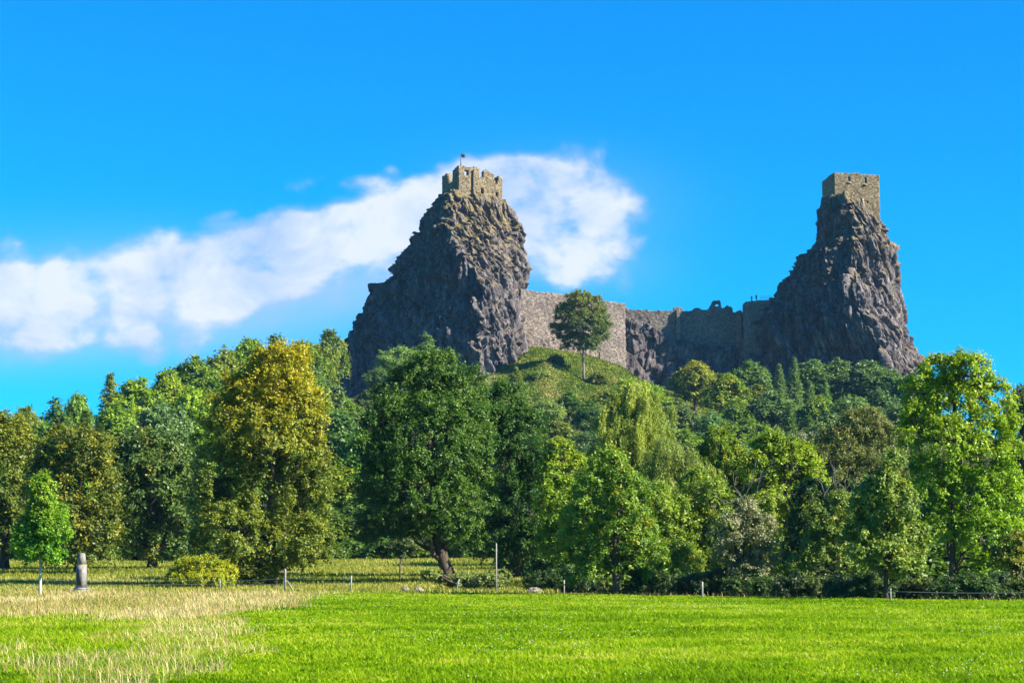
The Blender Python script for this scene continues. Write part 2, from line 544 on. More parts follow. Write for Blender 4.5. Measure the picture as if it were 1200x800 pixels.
M_DARKWALL = masonry_material('dark_masonry', (0.085, 0.075, 0.065), (0.15, 0.13, 0.11), (0.23, 0.20, 0.165), (0.09, 0.075, 0.06), (0.11, 0.10, 0.06))

# ------------------------------------------------------------------ terrain
_cp = []
for _x in (-220, -140, -90, -60, -30, 0, 30, 60, 90, 140, 220):
    for _y in (-40, 10, 40, 70, 100, 124): _cp.append((_x, _y, 0.0))
for _x, _z in ((-60, .25), (-30, .3), (0, .3), (30, .2), (60, .1)): _cp.append((_x, 145, _z))
for _x, _z in ((-200, 1.6), (-120, 1.3), (-62, 1.15), (-40, 1.3)): _cp.append((_x, 172, _z))
for _x, _z in ((-90, 2.0), (-30, 2.2), (-10, 2.35), (10, 2.3), (60, 1.8), (130, 1.5), (220, 1)): _cp.append((_x, 202, _z))
for _x, _z in ((-300, 0.5), (-150, 2), (-60, 2.8), (0, 2.8), (60, 2.5), (150, 2), (300, 0)): _cp.append((_x, 255, _z))
for _x, _z in ((-250, 2), (-100, 5), (-30, 7), (30, 5.5), (100, 4), (250, 1)): _cp.append((_x, 300, _z))
for _x, _z in ((-340, 3), (-200, 6), (-100, 10), (-50, 13), (0, 12), (60, 9), (120, 7), (250, 2), (400, 0)): _cp.append((_x, 350, _z))
for _x, _z in ((-95, 16), (-50, 20), (0, 17), (50, 13), (110, 11)): _cp.append((_x, 400, _z))
for _x, _z in ((-360, 4), (-220, 8), (-110, 20), (-80, 26), (-50, 29), (-20, 26), (10, 20), (40, 18), (80, 17), (120, 16), (180, 9), (260, 4), (420, 0)): _cp.append((_x, 450, _z))
for _x, _z in ((-110, 28), (-64, 40), (-45, 40), (-10, 32), (20, 28), (60, 27), (110, 27), (160, 14)): _cp.append((_x, 500, _z))
for _x, _z in ((-110, 31), (-80, 37), (-50, 46), (0, 42), (15, 40), (50, 38), (90, 38), (125, 34), (180, 15)): _cp.append((_x, 540, _z))
_cp += [(9.5, 572, 58.5), (19.7, 572, 53.5), (30, 572, 52.5), (41, 572, 49.0), (3, 575, 56), (52, 572, 46), (70, 575, 46), (100, 575, 46), (125, 580, 42)]
_cp += [(5, 597, 65.5), (14, 597, 64.5), (24, 597, 62.5), (32.5, 597, 59.6), (36, 600, 55), (44, 600, 52), (55, 604, 51), (68, 606, 51), (95, 606, 52), (120, 606, 50), (150, 606, 34), (200, 606, 16)]
_cp += [(-55, 600, 49), (-25, 600, 52), (0, 604, 60), (-85, 600, 36), (-120, 600, 27), (-200, 600, 12), (-360, 600, 4)]
for _x, _z in ((-200, 8), (-100, 28), (-50, 44), (0, 52), (50, 50), (100, 46), (160, 20), (300, 3)): _cp.append((_x, 650, _z))
for _x, _z in ((-200, 2), (-60, 14), (0, 18), (60, 16), (140, 6)): _cp.append((_x, 760, _z))
for _x in (-1000, -500, -200, 0, 200, 500, 1000):
    for _y in (950, 1400): _cp.append((_x, _y, -2.0))
for _x in (-900, -500, 500, 900):
    for _y in (0, 300, 600): _cp.append((_x, _y, 0.0))
for _x in (-3500, 0, 3500):
    for _y in (-1500, 3000, 5000): _cp.append((_x, _y, -4.0))
_cp = np.array(_cp, dtype=float)
_A = np.sqrt(((_cp[:, None, :2] - _cp[None, :, :2]) ** 2).sum(-1))
_n = len(_cp)
_M = np.zeros((_n + 1, _n + 1)); _M[:_n, :_n] = _A; _M[_n, :_n] = 1; _M[:_n, _n] = 1
_wts = np.linalg.solve(_M, np.concatenate([_cp[:, 2], [0]]))


def ground(x, y):
    x = np.atleast_1d(np.asarray(x, dtype=float)); y = np.atleast_1d(np.asarray(y, dtype=float))
    out = np.empty(len(x))
    for s in range(0, len(x), 20000):
        xs, ys = x[s:s + 20000], y[s:s + 20000]
        d = np.sqrt((xs[:, None] - _cp[None, :, 0]) ** 2 + (ys[:, None] - _cp[None, :, 1]) ** 2)
        out[s:s + 20000] = d @ _wts[:_n] + _wts[_n]
    P = np.stack([x, y, np.zeros(len(x))], 1)
    far = np.clip((y - 126) / 60.0, 0, 1)
    out += far * 0.35 * fbm(P / 14.0, 3, 5) + 0.035 * vnoise(P / 3.0, 8)
    return out


def gz(x, y): return float(ground([x], [y])[0])


def build_ground():
    def axis(lo, hi, clo, chi, step, grow=1.18):
        mid = np.arange(clo, chi + 1e-6, step)
        up, v, s = [], chi, step
        while v < hi: s *= grow; v += s; up.append(min(v, hi))
        dn, v, s = [], clo, step
        while v > lo: s *= grow; v -= s; dn.append(max(v, lo))
        return np.concatenate([dn[::-1], mid, up])
    xs = axis(-4000, 4000, -150, 150, 1.6)
    ys = axis(-800, 6000, 0, 660, 1.6)
    X, Y = np.meshgrid(xs, ys)
    Z = ground(X.ravel(), Y.ravel())
    V = np.stack([X.ravel(), Y.ravel(), Z], 1)
    nx, ny = len(xs), len(ys)
    I = (np.arange(ny - 1)[:, None] * nx + np.arange(nx - 1)[None, :]).ravel()
    F = np.stack([I, I + 1, I + nx + 1, I + nx], 1)
    m, nt, out = new_mat('ground_soil_and_turf')
    L = nt.links
    tc = nt.nodes.new('ShaderNodeTexCoord')
    o = tc.outputs['Object']
    f1 = nnoise(nt, o, 0.11, 6, 0.6)
    f2 = nnoise(nt, o, 1.3, 6, 0.7)
    turf = nramp(nt, f2, [(0.3, (0.035, 0.075, 0.010)), (0.5, (0.075, 0.13, 0.016)), (0.7, (0.14, 0.17, 0.03))])
    dry = nramp(nt, f2, [(0.3, (0.10, 0.085, 0.03)), (0.55, (0.21, 0.17, 0.07)), (0.75, (0.30, 0.25, 0.13))])
    sp = nt.nodes.new('ShaderNodeSeparateXYZ'); L.new(o, sp.inputs[0])
    # the meadow behind the fence is paler and half dry
    far = nnode(nt, 'ShaderNodeMapRange'); far.inputs['From Min'].default_value = 124; far.inputs['From Max'].default_value = 132
    L.new(sp.outputs[1], far.inputs['Value'])
    dr = nnode(nt, 'ShaderNodeMapRange'); dr.inputs['From Min'].default_value = 0.40; dr.inputs['From Max'].default_value = 0.66
    L.new(f1, dr.inputs['Value'])
    c = nmix(nt, nmath(nt, 'MULTIPLY', nmath(nt, 'MULTIPLY', far.outputs[0], dr.outputs[0]), 0.8), turf, dry)
    # forest floor on the wooded hill
    fz = nnode(nt, 'ShaderNodeMapRange'); fz.inputs['From Min'].default_value = 206; fz.inputs['From Max'].default_value = 216
    L.new(sp.outputs[1], fz.inputs['Value'])
    fe = nnode(nt, 'ShaderNodeMapRange'); fe.inputs['From Min'].default_value = 545; fe.inputs['From Max'].default_value = 530
    L.new(sp.outputs[1], fe.inputs['Value'])
    floor = nramp(nt, f2, [(0.3, (0.02, 0.028, 0.008)), (0.7, (0.06, 0.055, 0.025))])
    c = nmix(nt, nmath(nt, 'MULTIPLY', fz.outputs[0], fe.outputs[0]), c, floor)
    p = nnode(nt, 'ShaderNodeBsdfPrincipled', Roughness=1.0)
    p.inputs['Specular IOR Level'].default_value = 0.05
    L.new(c, p.inputs['Base Color'])
    b = nnode(nt, 'ShaderNodeBump', Strength=0.7, Distance=0.3)
    L.new(nnoise(nt, o, 2.2, 7, 0.75), b.inputs['Height'])
    L.new(b.outputs[0], p.inputs['Normal'])
    L.new(p.outputs[0], out.inputs[0])
    link('ground', mesh_np('ground', V, F, mat=m, smooth=True), kind='structure')


build_ground()

# ------------------------------------------------------------------ basalt crags


def crag(name, label, Yc, levels, moss_z, seed, n_seg=860, n_lev=330, amp=1.0, lean=0.28, tilt=0.0, deep=1.5):
    """levels, from top to bottom: (py, px_left, px_ridge, px_right, front_depth, back_depth); every level is a ring that runs
    left corner, front ridge, right corner, back"""
    lv = []
    for (py, xl, xr, xR, fd, bd) in levels:
        fd = fd * (1 + (deep - 1) * min(1, (py - 225) / 60.0))
        L_, R_ = at(xl, py, Yc), at(xR, py, Yc)
        yr = Yc - fd
        # the ridge stands nearer than the corners: place it at its own distance and at this level's height
        zl = L_[2]
        lv.append((zl, L_[0], R_[0], ray(xr, py)[0] * yr, fd, bd))
    lv = np.array(sorted(lv))                       # by height, lowest first
    zs = np.linspace(lv[0, 0] - 5, lv[-1, 0], n_lev)
    zq = np.clip(zs, lv[0, 0], None)
    par = [np.interp(zq, lv[:, 0], lv[:, k]) for k in range(1, 6)]
    xl, xR, xr, fd, bd = par
    ang = np.linspace(0, 4, n_seg, endpoint=False)
    V = np.zeros((n_lev, n_seg, 3))
    for i in range(n_lev):
        xm = 0.5 * (xl[i] + xR[i])
        w = 0.5 * (xR[i] - xl[i])
        key = np.array([(xl[i], Yc), (xl[i] * .55 + xr[i] * .45 - 0.02 * w, Yc - fd[i] * .52), (xr[i], Yc - fd[i]), (xr[i] * .5 + xR[i] * .5 + .10 * w, Yc - fd[i] * .62), (xR[i], Yc),
                        (xm + w * .88, Yc + bd[i] * .80), (xm, Yc + bd[i]), (xm - w * .88, Yc + bd[i] * .80), (xl[i], Yc)])
        kt = np.array([0, .5, 1, 1.5, 2, 2.5, 3, 3.5, 4])
        V[i, :, 0] = np.interp(ang, kt, key[:, 0])
        V[i, :, 1] = np.interp(ang, kt, key[:, 1])
        V[i, :, 2] = zs[i]
    # outward direction in plan
    cen = V[:, :, :2].mean(1, keepdims=True)
    t = np.roll(V, -2, 1)[:, :, :2] - np.roll(V, 2, 1)[:, :, :2]
    nrm = np.stack([-t[..., 1] * -1, -t[..., 0]], -1)
    nrm = np.stack([t[..., 1], -t[..., 0]], -1)
    nrm /= np.linalg.norm(nrm, axis=-1, keepdims=True) + 1e-9
    sgn = np.sign((nrm * (V[:, :, :2] - cen)).sum(-1, keepdims=True).mean())
    nrm *= sgn
    P = V.reshape(-1, 3)
    q = P.copy(); q[:, 0] += lean * (P[:, 2] - 70)     # the columns lean
    d1, d2, c1 = worley(q * np.array([.34, .34, .085]), seed)
    e1, e2, c2 = worley(q * np.array([.62, .62, .05]) + 11.3, seed + 40)
    h1, h2, c4 = worley(q * np.array([1.4, 1.4, .20]) + 3.3, seed + 60)
    g1, g2, c3 = worley(P * np.array([.12, .12, .09]) + 5.1, seed + 80)
    disp = (c3 - .5) * 2.2 + (c1 - .5) * 1.9 + (c2 - .5) * 1.35 + (c4 - .5) * .8
    disp -= 1.0 * np.clip(.14 - (d2 - d1), 0, 1) / .14
    disp -= 0.6 * np.clip(.12 - (e2 - e1), 0, 1) / .12
    disp += 1.5 * fbm(P / 9.0, 4, seed) + .6 * fbm(P / 1.2, 3, seed + 3)
    disp *= amp
    fadek = np.clip((zs[-1] - zs) / 4.0, .35, 1)[:, None].repeat(n_seg, 1).ravel()
    D = (disp * fadek).reshape(n_lev, n_seg)
    V[:, :, :2] += nrm * D[..., None]
    V[:, :, 2] += (0.8 * fbm(P / 2.5, 3, seed + 7) + .9 * (c2 - .5)).reshape(n_lev, n_seg)
    if tilt:      # the summit falls away on the sunlit side
        wz = np.clip((zs - (zs[-1] - 14)) / 14, 0, 1)[:, None]
        kx = np.clip((V[:, :, 0] - xr[:, None]) / (xR - xr)[:, None], 0, 1)
        V[:, :, 2] -= tilt * wz * kx
    # rounded, rubbly top
    top = V[-1]
    rings = [V.reshape(-1, 3)]
    c = top.mean(0)
    for k, s in enumerate((.86, .66, .42, .2)):
        r = c + (top - c) * s
        r[:, 2] = top[:, 2] * s + (zs[-1] + .8) * (1 - s) + .5 * vnoise(r / 1.8, seed + k)
        rings.append(r)
    rings.append(c[None] + np.array([[0, 0, .8]]))
    VV = np.concatenate(rings)
    F = []
    nl = n_lev + 4
    j = np.arange(n_seg); jn = (j + 1) % n_seg
    for i in range(nl - 1):
        F.append(np.stack([i * n_seg + j, i * n_seg + jn, (i + 1) * n_seg + jn, (i + 1) * n_seg + j], 1))
    F3 = np.stack([(nl - 1) * n_seg + j, (nl - 1) * n_seg + jn, np.full(n_seg, len(VV) - 1)], 1)
    mat = rock_material(name + '_basalt', moss_z)
    o = link(name, mesh_np(name, VV, [np.concatenate(F), F3], mat=mat), label=label, category='rock')
    return o


YC = 600.0
crag('basalt_crag', 'broad dark basalt crag carrying the crenellated ruin with the flagpole, right flank sunlit', YC + 6, [
    (229, 514, 530, 592, 9, 12), (236, 511, 527, 595, 10, 12), (253, 499, 522, 602, 11, 12), (268, 495, 519, 608, 12, 12), (274, 491, 518, 610, 13, 12), (275, 482, 520, 607, 13, 11),
    (286, 481, 528, 604, 14, 12), (300, 470, 535, 609, 15, 13), (309, 464, 541, 612, 16, 13), (320, 459, 551, 617, 17, 14), (333, 448, 558, 617, 18, 14), (335, 434, 559, 617, 18, 14), (356, 426, 568, 616, 19, 15), (376, 415, 565, 618, 20, 15),
    (398, 402, 563, 621, 21, 16), (420, 393, 562, 622, 21, 16), (440, 389, 562, 623, 21, 16), (465, 385, 562, 624, 22, 16), (490, 378, 560, 628, 22, 16)], 107, 3, tilt=1.6)
crag('basalt_pinnacle', 'tall dark basalt pinnacle carrying the square tower, ledged on one side', YC + 6, [
    (233, 963, 990, 1032, 11, 14), (238, 962, 990, 1034, 11, 14), (247, 960, 995, 1036, 11, 14), (262, 962, 1000, 1039, 12, 14), (279, 964, 1006, 1048, 12, 14), (286, 964, 1004, 1054, 12, 14), (288, 956, 1003, 1055, 12, 14), (297, 954, 1001, 1056, 13, 12), (298.5, 938, 1001, 1058, 13, 14),
    (312, 937, 1001, 1057, 14, 14), (314, 929, 1001, 1056, 14, 14), (324, 928, 1001, 1055, 14, 14), (326, 919, 1003, 1053, 15, 14), (340, 918, 1004, 1051, 16, 14), (349, 912, 1005, 1052, 17, 14), (353, 902, 1005, 1053, 17, 15), (366, 890, 1008, 1057, 17, 15),
    (383, 877, 1012, 1063, 18, 15), (400, 874, 1020, 1072, 19, 15), (415, 872, 1030, 1078, 19, 15), (440, 868, 1040, 1086, 20, 15), (470, 862, 1045, 1094, 20, 15)], 108, 21, tilt=6.5, deep=1.35)

# rocky ledge under the dark wall


def ledge():
    nu, nz = 260, 110
    u = np.linspace(0, 1, nu); w = np.linspace(0, 1, nz)
    U, Wz = np.meshgrid(u, w, indexing='ij')
    px = 728 + U * 165
    top = np.interp(px, [728, 740, 760, 790, 830, 880, 900], [372, 372, 380, 398, 404, 408, 400])
    ztop = np.array([at(a, b, 612)[2] for a, b in zip(px[:, 0], top[:, 0])])[:, None]
    zbot = 44.0
    Z = zbot + (ztop - zbot) * Wz
    X = (px - 600) / FPX * 612
    Yf = 613 - (1 - Wz) * 4 - 1.2
    P = np.stack([X.ravel(), Yf.ravel(), Z.ravel()], 1)
    d1, d2, c1 = worley(P * np.array([.3, .3, .2]), 5)
    e1, e2, c2 = worley(P * np.array([.7, .7, .5]), 15)
    d = (c1 - .5) * 1.6 + (c2 - .5) * 1.0 + 1.2 * fbm(P / 7.0, 4, 2)
    P[:, 1] -= d
    P[:, 2] += .6 * fbm(P / 2.0, 3, 4)
    P = P.reshape(nu, nz, 3)
    back = P[:, -1].copy(); back[:, 1] = 624
    low = P[:, 0].copy(); low[:, 1] = 624
    G = np.concatenate([P, back[:, None], low[:, None]], 1)
    nz2 = nz + 2
    I = (np.arange(nu - 1)[:, None] * nz2 + np.arange(nz2 - 1)[None]).ravel()
    F = np.stack([I, I + nz2, I + nz2 + 1, I + 1], 1)
    link('rock_ledge', mesh_np('rock_ledge', G.reshape(-1, 3), F, mat=rock_material('ledge_basalt', 95)),
         label='shaded craggy rock ledge under the dark ruined wall between the two crags', category='rock')


ledge()

# ------------------------------------------------------------------ ruined masonry


def ruin_wall(name, mat, L, thick, top_fn, bot_fn, holes=(), cell=0.25, seed=0, relief=0.10, parent=None, loc=(0, 0, 0), rotz=0.0, ragged=0.35, **props):
    """a real wall of thickness THICK along local +x (front face at y=0, back at y=thick); its top follows top_fn(u) and crumbles"""
    nu = max(2, int(round(L / cell)))
    us = (np.arange(nu) + .5) * L / nu
    tops = np.array([top_fn(u) for u in us]); bots = np.array([bot_fn(u) for u in us])
    rg = vnoise(np.stack([us / .9, us * 0 + seed, us * 0], 1), seed) * ragged + vnoise(np.stack([us / 3.1, us * 0 + seed, us * 0], 1), seed + 1) * ragged
    tops = tops + rg
    z0, z1 = bots.min(), tops.max()
    nz = int(math.ceil((z1 - z0) / cell))
    zc = z0 + (np.arange(nz) + .5) * cell
    mask = (zc[None] < tops[:, None]) & (zc[None] > bots[:, None])
    for (a, b, c, d) in holes:
        mask &= ~((us[:, None] > a) & (us[:, None] < b) & (zc[None] > c) & (zc[None] < d))
    gu = np.arange(nu + 1) * L / nu; gzv = z0 + np.arange(nz + 1) * cell
    U, Z = np.meshgrid(gu, gzv, indexing='ij')
    base = np.stack([U.ravel(), np.zeros(U.size), Z.ravel()], 1)
    rel = relief * (fbm(base / .7 + seed * 3.3, 3, seed) + .8 * vnoise(base / 3.0, seed + 2))
    jit = .10 * np.stack([vnoise(base / .4 + 9, seed + 3), base[:, 0] * 0, vnoise(base / .4 + 19, seed + 4)], 1)
    fr = base + jit; fr[:, 1] += rel
    bk = base + jit; bk[:, 1] += thick + rel[::-1]
    n = len(base)
    V = np.concatenate([fr, bk])
    iu, iz = np.nonzero(mask)
    a = iu * (nz + 1) + iz; b = (iu + 1) * (nz + 1) + iz; c = b + 1; d = a + 1
    F = [np.stack([a, b, c, d], 1), np.stack([b, a, d, c], 1) + n]
    pad = np.pad(mask, 1)
    for (dx, dz, p, q) in ((-1, 0, d, a), (1, 0, b, c), (0, -1, a, b), (0, 1, c, d)):
        nb = ~pad[iu + 1 + dx, iz + 1 + dz]
        F.append(np.stack([q[nb], p[nb], p[nb] + n, q[nb] + n], 1))
    F = np.concatenate(F)
    used = np.unique(F)
    mp = np.zeros(len(V), dtype=int); mp[used] = np.arange(len(used))
    o = link(name, mesh_np(name, V[used], mp[F], mat=mat), parent, loc, **props)
    o.rotation_euler = (0, 0, rotz)
    return o


def prof(pts):
    xs = [p[0] for p in pts]; ys = [p[1] for p in pts]
    return lambda u: float(np.interp(u, xs, ys))


# --- the crenellated ruin on the broad crag
A1 = math.radians(22.5)
c1 = at(537.5, 238, YC - .5)
base1 = float(c1[2])
t1 = thing('ruined_tower', 'small square crenellated stone tower ruin with gaping window holes under a flagpole', 'castle tower', tuple(c1), None, A1)
zt = lambda py, Y=YC + 2: at(540, py, Y)[2] - base1
S1 = 14.0
front_top = prof([(0, zt(196)), (5.2, zt(196.5)), (6.6, zt(197.6)), (6.7, zt(208.5)), (7.9, zt(209)), (8.0, zt(200)), (8.8, zt(199)), (11.4, zt(203)), (11.5, zt(211)), (12.6, zt(211)), (12.7, zt(205)), (14, zt(206))])
ruin_wall('wall', M_TOWER_PALE, S1, 1.7, front_top, lambda u: -6, [(1.8, 3.1, zt(207), zt(200.6)), (6.9, 7.9, zt(228), zt(220.5)), (11.8, 12.5, zt(233), zt(224)), (11.7, 12.5, zt(214), zt(206))], .22, 3, .16, t1, (0, 0, 0), 0.0, .25)
left_top = prof([(0, zt(196)), (3.2, zt(197)), (3.6, zt(211)), (7.2, zt(211)), (9.0, zt(199)), (S1 - 1.7, zt(199))])
ruin_wall('wall', M_TOWER_PALE, S1 - 1.7, 1.7, left_top, lambda u: -6, [(6.0, 7.0, zt(222), zt(217))], .22, 5, .16, t1, (1.7, 1.702, 0), math.pi / 2, .25)
ruin_wall('wall', M_TOWER_PALE, S1 - 1.7, 1.7, prof([(0, zt(206)), (7, zt(205)), (7.2, zt(214)), (12, zt(210))]), lambda u: -6, [], .22, 6, .14, t1, (S1, 1.702, 0), math.pi / 2, .25)
ruin_wall('wall', M_TOWER_PALE, S1 - 3.41, 1.7, prof([(0, zt(204)), (1.5, zt(212)), (10, zt(213))]), lambda u: -6, [], .22, 7, .14, t1, (1.705, S1 - 1.7, 0), 0.0, .25)
for (u, w, h) in ((3.9, .5, 8.2),):      # pale weathered pilaster on the front
    ruin_wall('buttress', M_TOWER_PALE, 1.5, .5, lambda u: zt(199), lambda u: -3, [], .22, 8, .12, t1, (4.4, -.5, 0), 0.0, .3)

fp = at(540, 196, YC + 3)
t = thing('flagpole', 'thin flagpole with a small dark flag on top of the crenellated ruin', 'flagpole', (float(fp[0]), YC + 3, float(fp[2]) - 1.2))
g = Geo(); H = float(at(540, 180, YC + 3)[2] - fp[2]) + 1.2
g.tube([(0, 0, 0), (0, 0, H * .5), (0, 0, H)], [.15, .13, .10], 8)
link('pole', g.mesh('pole', M_METAL), t)
for k in range(3):
    g = Geo(); a = k * 2.1 + .4
    g.tube([(math.cos(a) * .9, math.sin(a) * .9, .7), (0, 0, H * .45)], [.045, .045], 5)
    link('stay', g.mesh('stay', M_METAL), t)
nf = 10
uu, ww = np.meshgrid(np.linspace(0, 1, nf), np.linspace(0, 1, 7), indexing='ij')
FV = np.stack([.06 + uu * 1.25, .14 * np.sin(uu * 7 + ww * 1.2) * uu, H - .05 - (1 - ww) * 1.05 - uu * .22], -1).reshape(-1, 3)
I = (np.arange(nf - 1)[:, None] * 7 + np.arange(6)[None]).ravel()
fm = mesh_np('flag', FV, np.stack([I, I + 7, I + 8, I + 1], 1), mat=plain_material('flag_cloth', (0.03, 0.045, 0.02), .8, .3, 2, (0.10, 0.08, 0.02)), smooth=True)
fo = link('flag', fm, t); sm = fo.modifiers.new('thickness', 'SOLIDIFY'); sm.thickness = .02

# short parapet stub on the shoulder of the broad crag
sp_ = at(484, 286, YC + 5)
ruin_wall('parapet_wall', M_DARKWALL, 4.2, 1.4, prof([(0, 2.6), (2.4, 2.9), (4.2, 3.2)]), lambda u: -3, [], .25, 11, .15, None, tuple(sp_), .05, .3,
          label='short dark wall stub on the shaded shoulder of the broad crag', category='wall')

# --- the square tower on the pinnacle
A2 = math.radians(6.5)
c2 = at(978.5, 262, YC + .5)
base2 = float(c2[2])
t2 = thing('square_tower', 'plain square tower of brown masonry with two small windows, on the tall pinnacle', 'castle tower', tuple(c2), None, A2)
z2 = lambda py, Y=YC + 1.5: at(1000, py, Y)[2] - base2
S2 = 13.8
ruin_wall('wall', M_TOWER, S2, 1.8, prof([(0, z2(203.2)), (1.5, z2(202.4)), (7, z2(203.6)), (9, z2(204.2)), (S2, z2(205))]), lambda u: -7,
          [(4.1, 4.9, z2(213), z2(207.5)), (9.1, 9.8, z2(215), z2(208)), (9.9, 10.3, z2(238), z2(235))], .22, 13, .12, t2, (0, 0, 0), 0.0, .14)
ruin_wall('wall', M_TOWER, S2 - 1.8, 1.8, prof([(0, z2(203)), (6, z2(203.5)), (13, z2(203.5))]), lambda u: -7, [], .22, 14, .12, t2, (1.8, 1.802, 0), math.pi / 2, .14)
ruin_wall('wall', M_TOWER, S2 - 1.8, 1.8, prof([(0, z2(205)), (13, z2(205))]), lambda u: -7, [], .22, 15, .12, t2, (S2, 1.802, 0), math.pi / 2, .14)
ruin_wall('wall', M_TOWER, S2 - 3.61, 1.8, prof([(0, z2(205)), (13, z2(206))]), lambda u: -7, [], .22, 16, .12, t2, (1.805, S2 - 1.8, 0), 0.0, .14)
for (u0, u1, pb) in ((3.9, 5.1, 214), (8.9, 10.0, 216)):     # ochre sills weathered under the two windows
    g = Geo(); g.loft([(z2(pb + 1.2), (u1 - u0) / 2, .2, (u0 + u1) / 2, -.14), (z2(pb - .2), (u1 - u0) / 2, .2, (u0 + u1) / 2, -.14)])
    link('sill', g.mesh('sill', plain_material('ochre_sill', (0.36, 0.22, 0.06), .9, .3, 3)), t2)
g = Geo(); g.loft([(z2(246), .45, .12, 8.8, -.06), (z2(232), .3, .12, 8.6, -.06)])
link('repair_patch', g.mesh('repair_patch', M_CURTAIN), t2)

# --- the sunlit curtain wall
wa, wb = at(610, 440, YC - 2), at(733, 440, YC + 6)
Lw = float(math.hypot(wb[0] - wa[0], wb[1] - wa[1])); rw = math.atan2(wb[1] - wa[1], wb[0] - wa[0])
zw = lambda py: float(at(670, py, YC)[2])
t3 = thing('curtain_wall', 'long sunlit curtain wall of pale rubble masonry standing behind the lone tree', 'castle wall', (float(wa[0]), float(wa[1]), 0), None, rw)
k = Lw / 123.0
main_w = ruin_wall('wall', M_CURTAIN, Lw - 8.0, 2.2, prof([(0, zw(340)), (40 * k, zw(343)), (70 * k, zw(346)), (91 * k, zw(349.5))]), prof([(0, zw(425)), (Lw, zw(440))]), [], .25, 23, .14, t3, (0, 0, 0), 0.0, .14)
ruin_wall('tower_bastion', M_CURTAIN, 7.99, 3.0, prof([(0, zw(350)), (8, zw(352.5))]), lambda u: zw(450), [], .25, 24, .12, t3, (Lw - 7.99, -.15, 0), 0.0, .1)
ruin_wall('plinth', M_CURTAIN, Lw - 9, .6, prof([(0, zw(388)), (10, zw(397)), (Lw, zw(404))]), lambda u: zw(440), [], .25, 25, .3, t3, (0, -.6, 0), 0.0, .5)
# --- the dark curtain wall
da, db = at(731, 440, 614), at(876, 440, 614)
Ld = float(db[0] - da[0]); kd = Ld / 145.0
zd = lambda py: float(at(800, py, 614)[2])
t4 = thing('ruined_wall', 'shaded broken curtain wall with a jagged merlon, running to the tall pinnacle', 'castle wall', (float(da[0]), 614, 0))
tp = [(0, 361), (32, 363.5), (59, 364), (60, 360.5), (69, 360), (71, 364.5), (82, 363.5), (84, 361.5), (90, 361.5), (92, 363.5), (100, 362), (104, 355), (106, 351.5), (114, 352), (116, 361), (120, 361.5), (121, 358.5), (128, 359.5), (129, 365), (145, 366)]
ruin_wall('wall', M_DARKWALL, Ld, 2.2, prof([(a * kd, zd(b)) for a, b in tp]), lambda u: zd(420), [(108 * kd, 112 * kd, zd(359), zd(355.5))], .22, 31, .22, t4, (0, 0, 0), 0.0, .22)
for (a, b, w, p) in ((62, 362, 1.1, 402), (132, 364, 1.7, 408)):
    ruin_wall('buttress', M_CURTAIN, w, .9, lambda u: zd(b), lambda u: zd(p), [], .22, 40 + a, .12, t4, (a * kd, -.9, 0), 0.0, .2)
# --- bastion with the lookout
ba, bb = at(873, 440, 605), at(908, 440, 605)
zb = lambda py: float(at(890, py, 605)[2])
t5 = thing('lookout_bastion', 'dark masonry bastion with the railed lookout platform below the tall pinnacle', 'bastion', (float(ba[0]), 605, 0))
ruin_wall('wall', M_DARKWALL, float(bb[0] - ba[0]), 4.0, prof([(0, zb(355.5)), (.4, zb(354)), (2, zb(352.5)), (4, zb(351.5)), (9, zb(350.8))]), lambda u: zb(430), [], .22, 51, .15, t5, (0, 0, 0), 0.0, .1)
rz = zb(350.8); rx0 = (893 - 873) / FPX * 605; rx1 = (907 - 873) / FPX * 605
rt = thing('railing', 'thin metal railing along the lookout platform beside the two visitors', 'railing', (float(ba[0]) + rx0, 606, rz))
for i in range(6):
    g = Geo(); x = (rx1 - rx0) * i / 5
    g.tube([(x, 0, -.2), (x, 0, 1.1)], [.04, .04], 6)
    link('baluster', g.mesh('baluster', M_RAIL), rt)
for z in (.55, 1.1):
    g = Geo(); g.tube([(-.05, 0, z), ((rx1 - rx0) / 2, 0, z), (rx1 - rx0 + .05, 0, z)], [.045] * 3, 6)
    link('rail', g.mesh('rail', M_RAIL), rt)


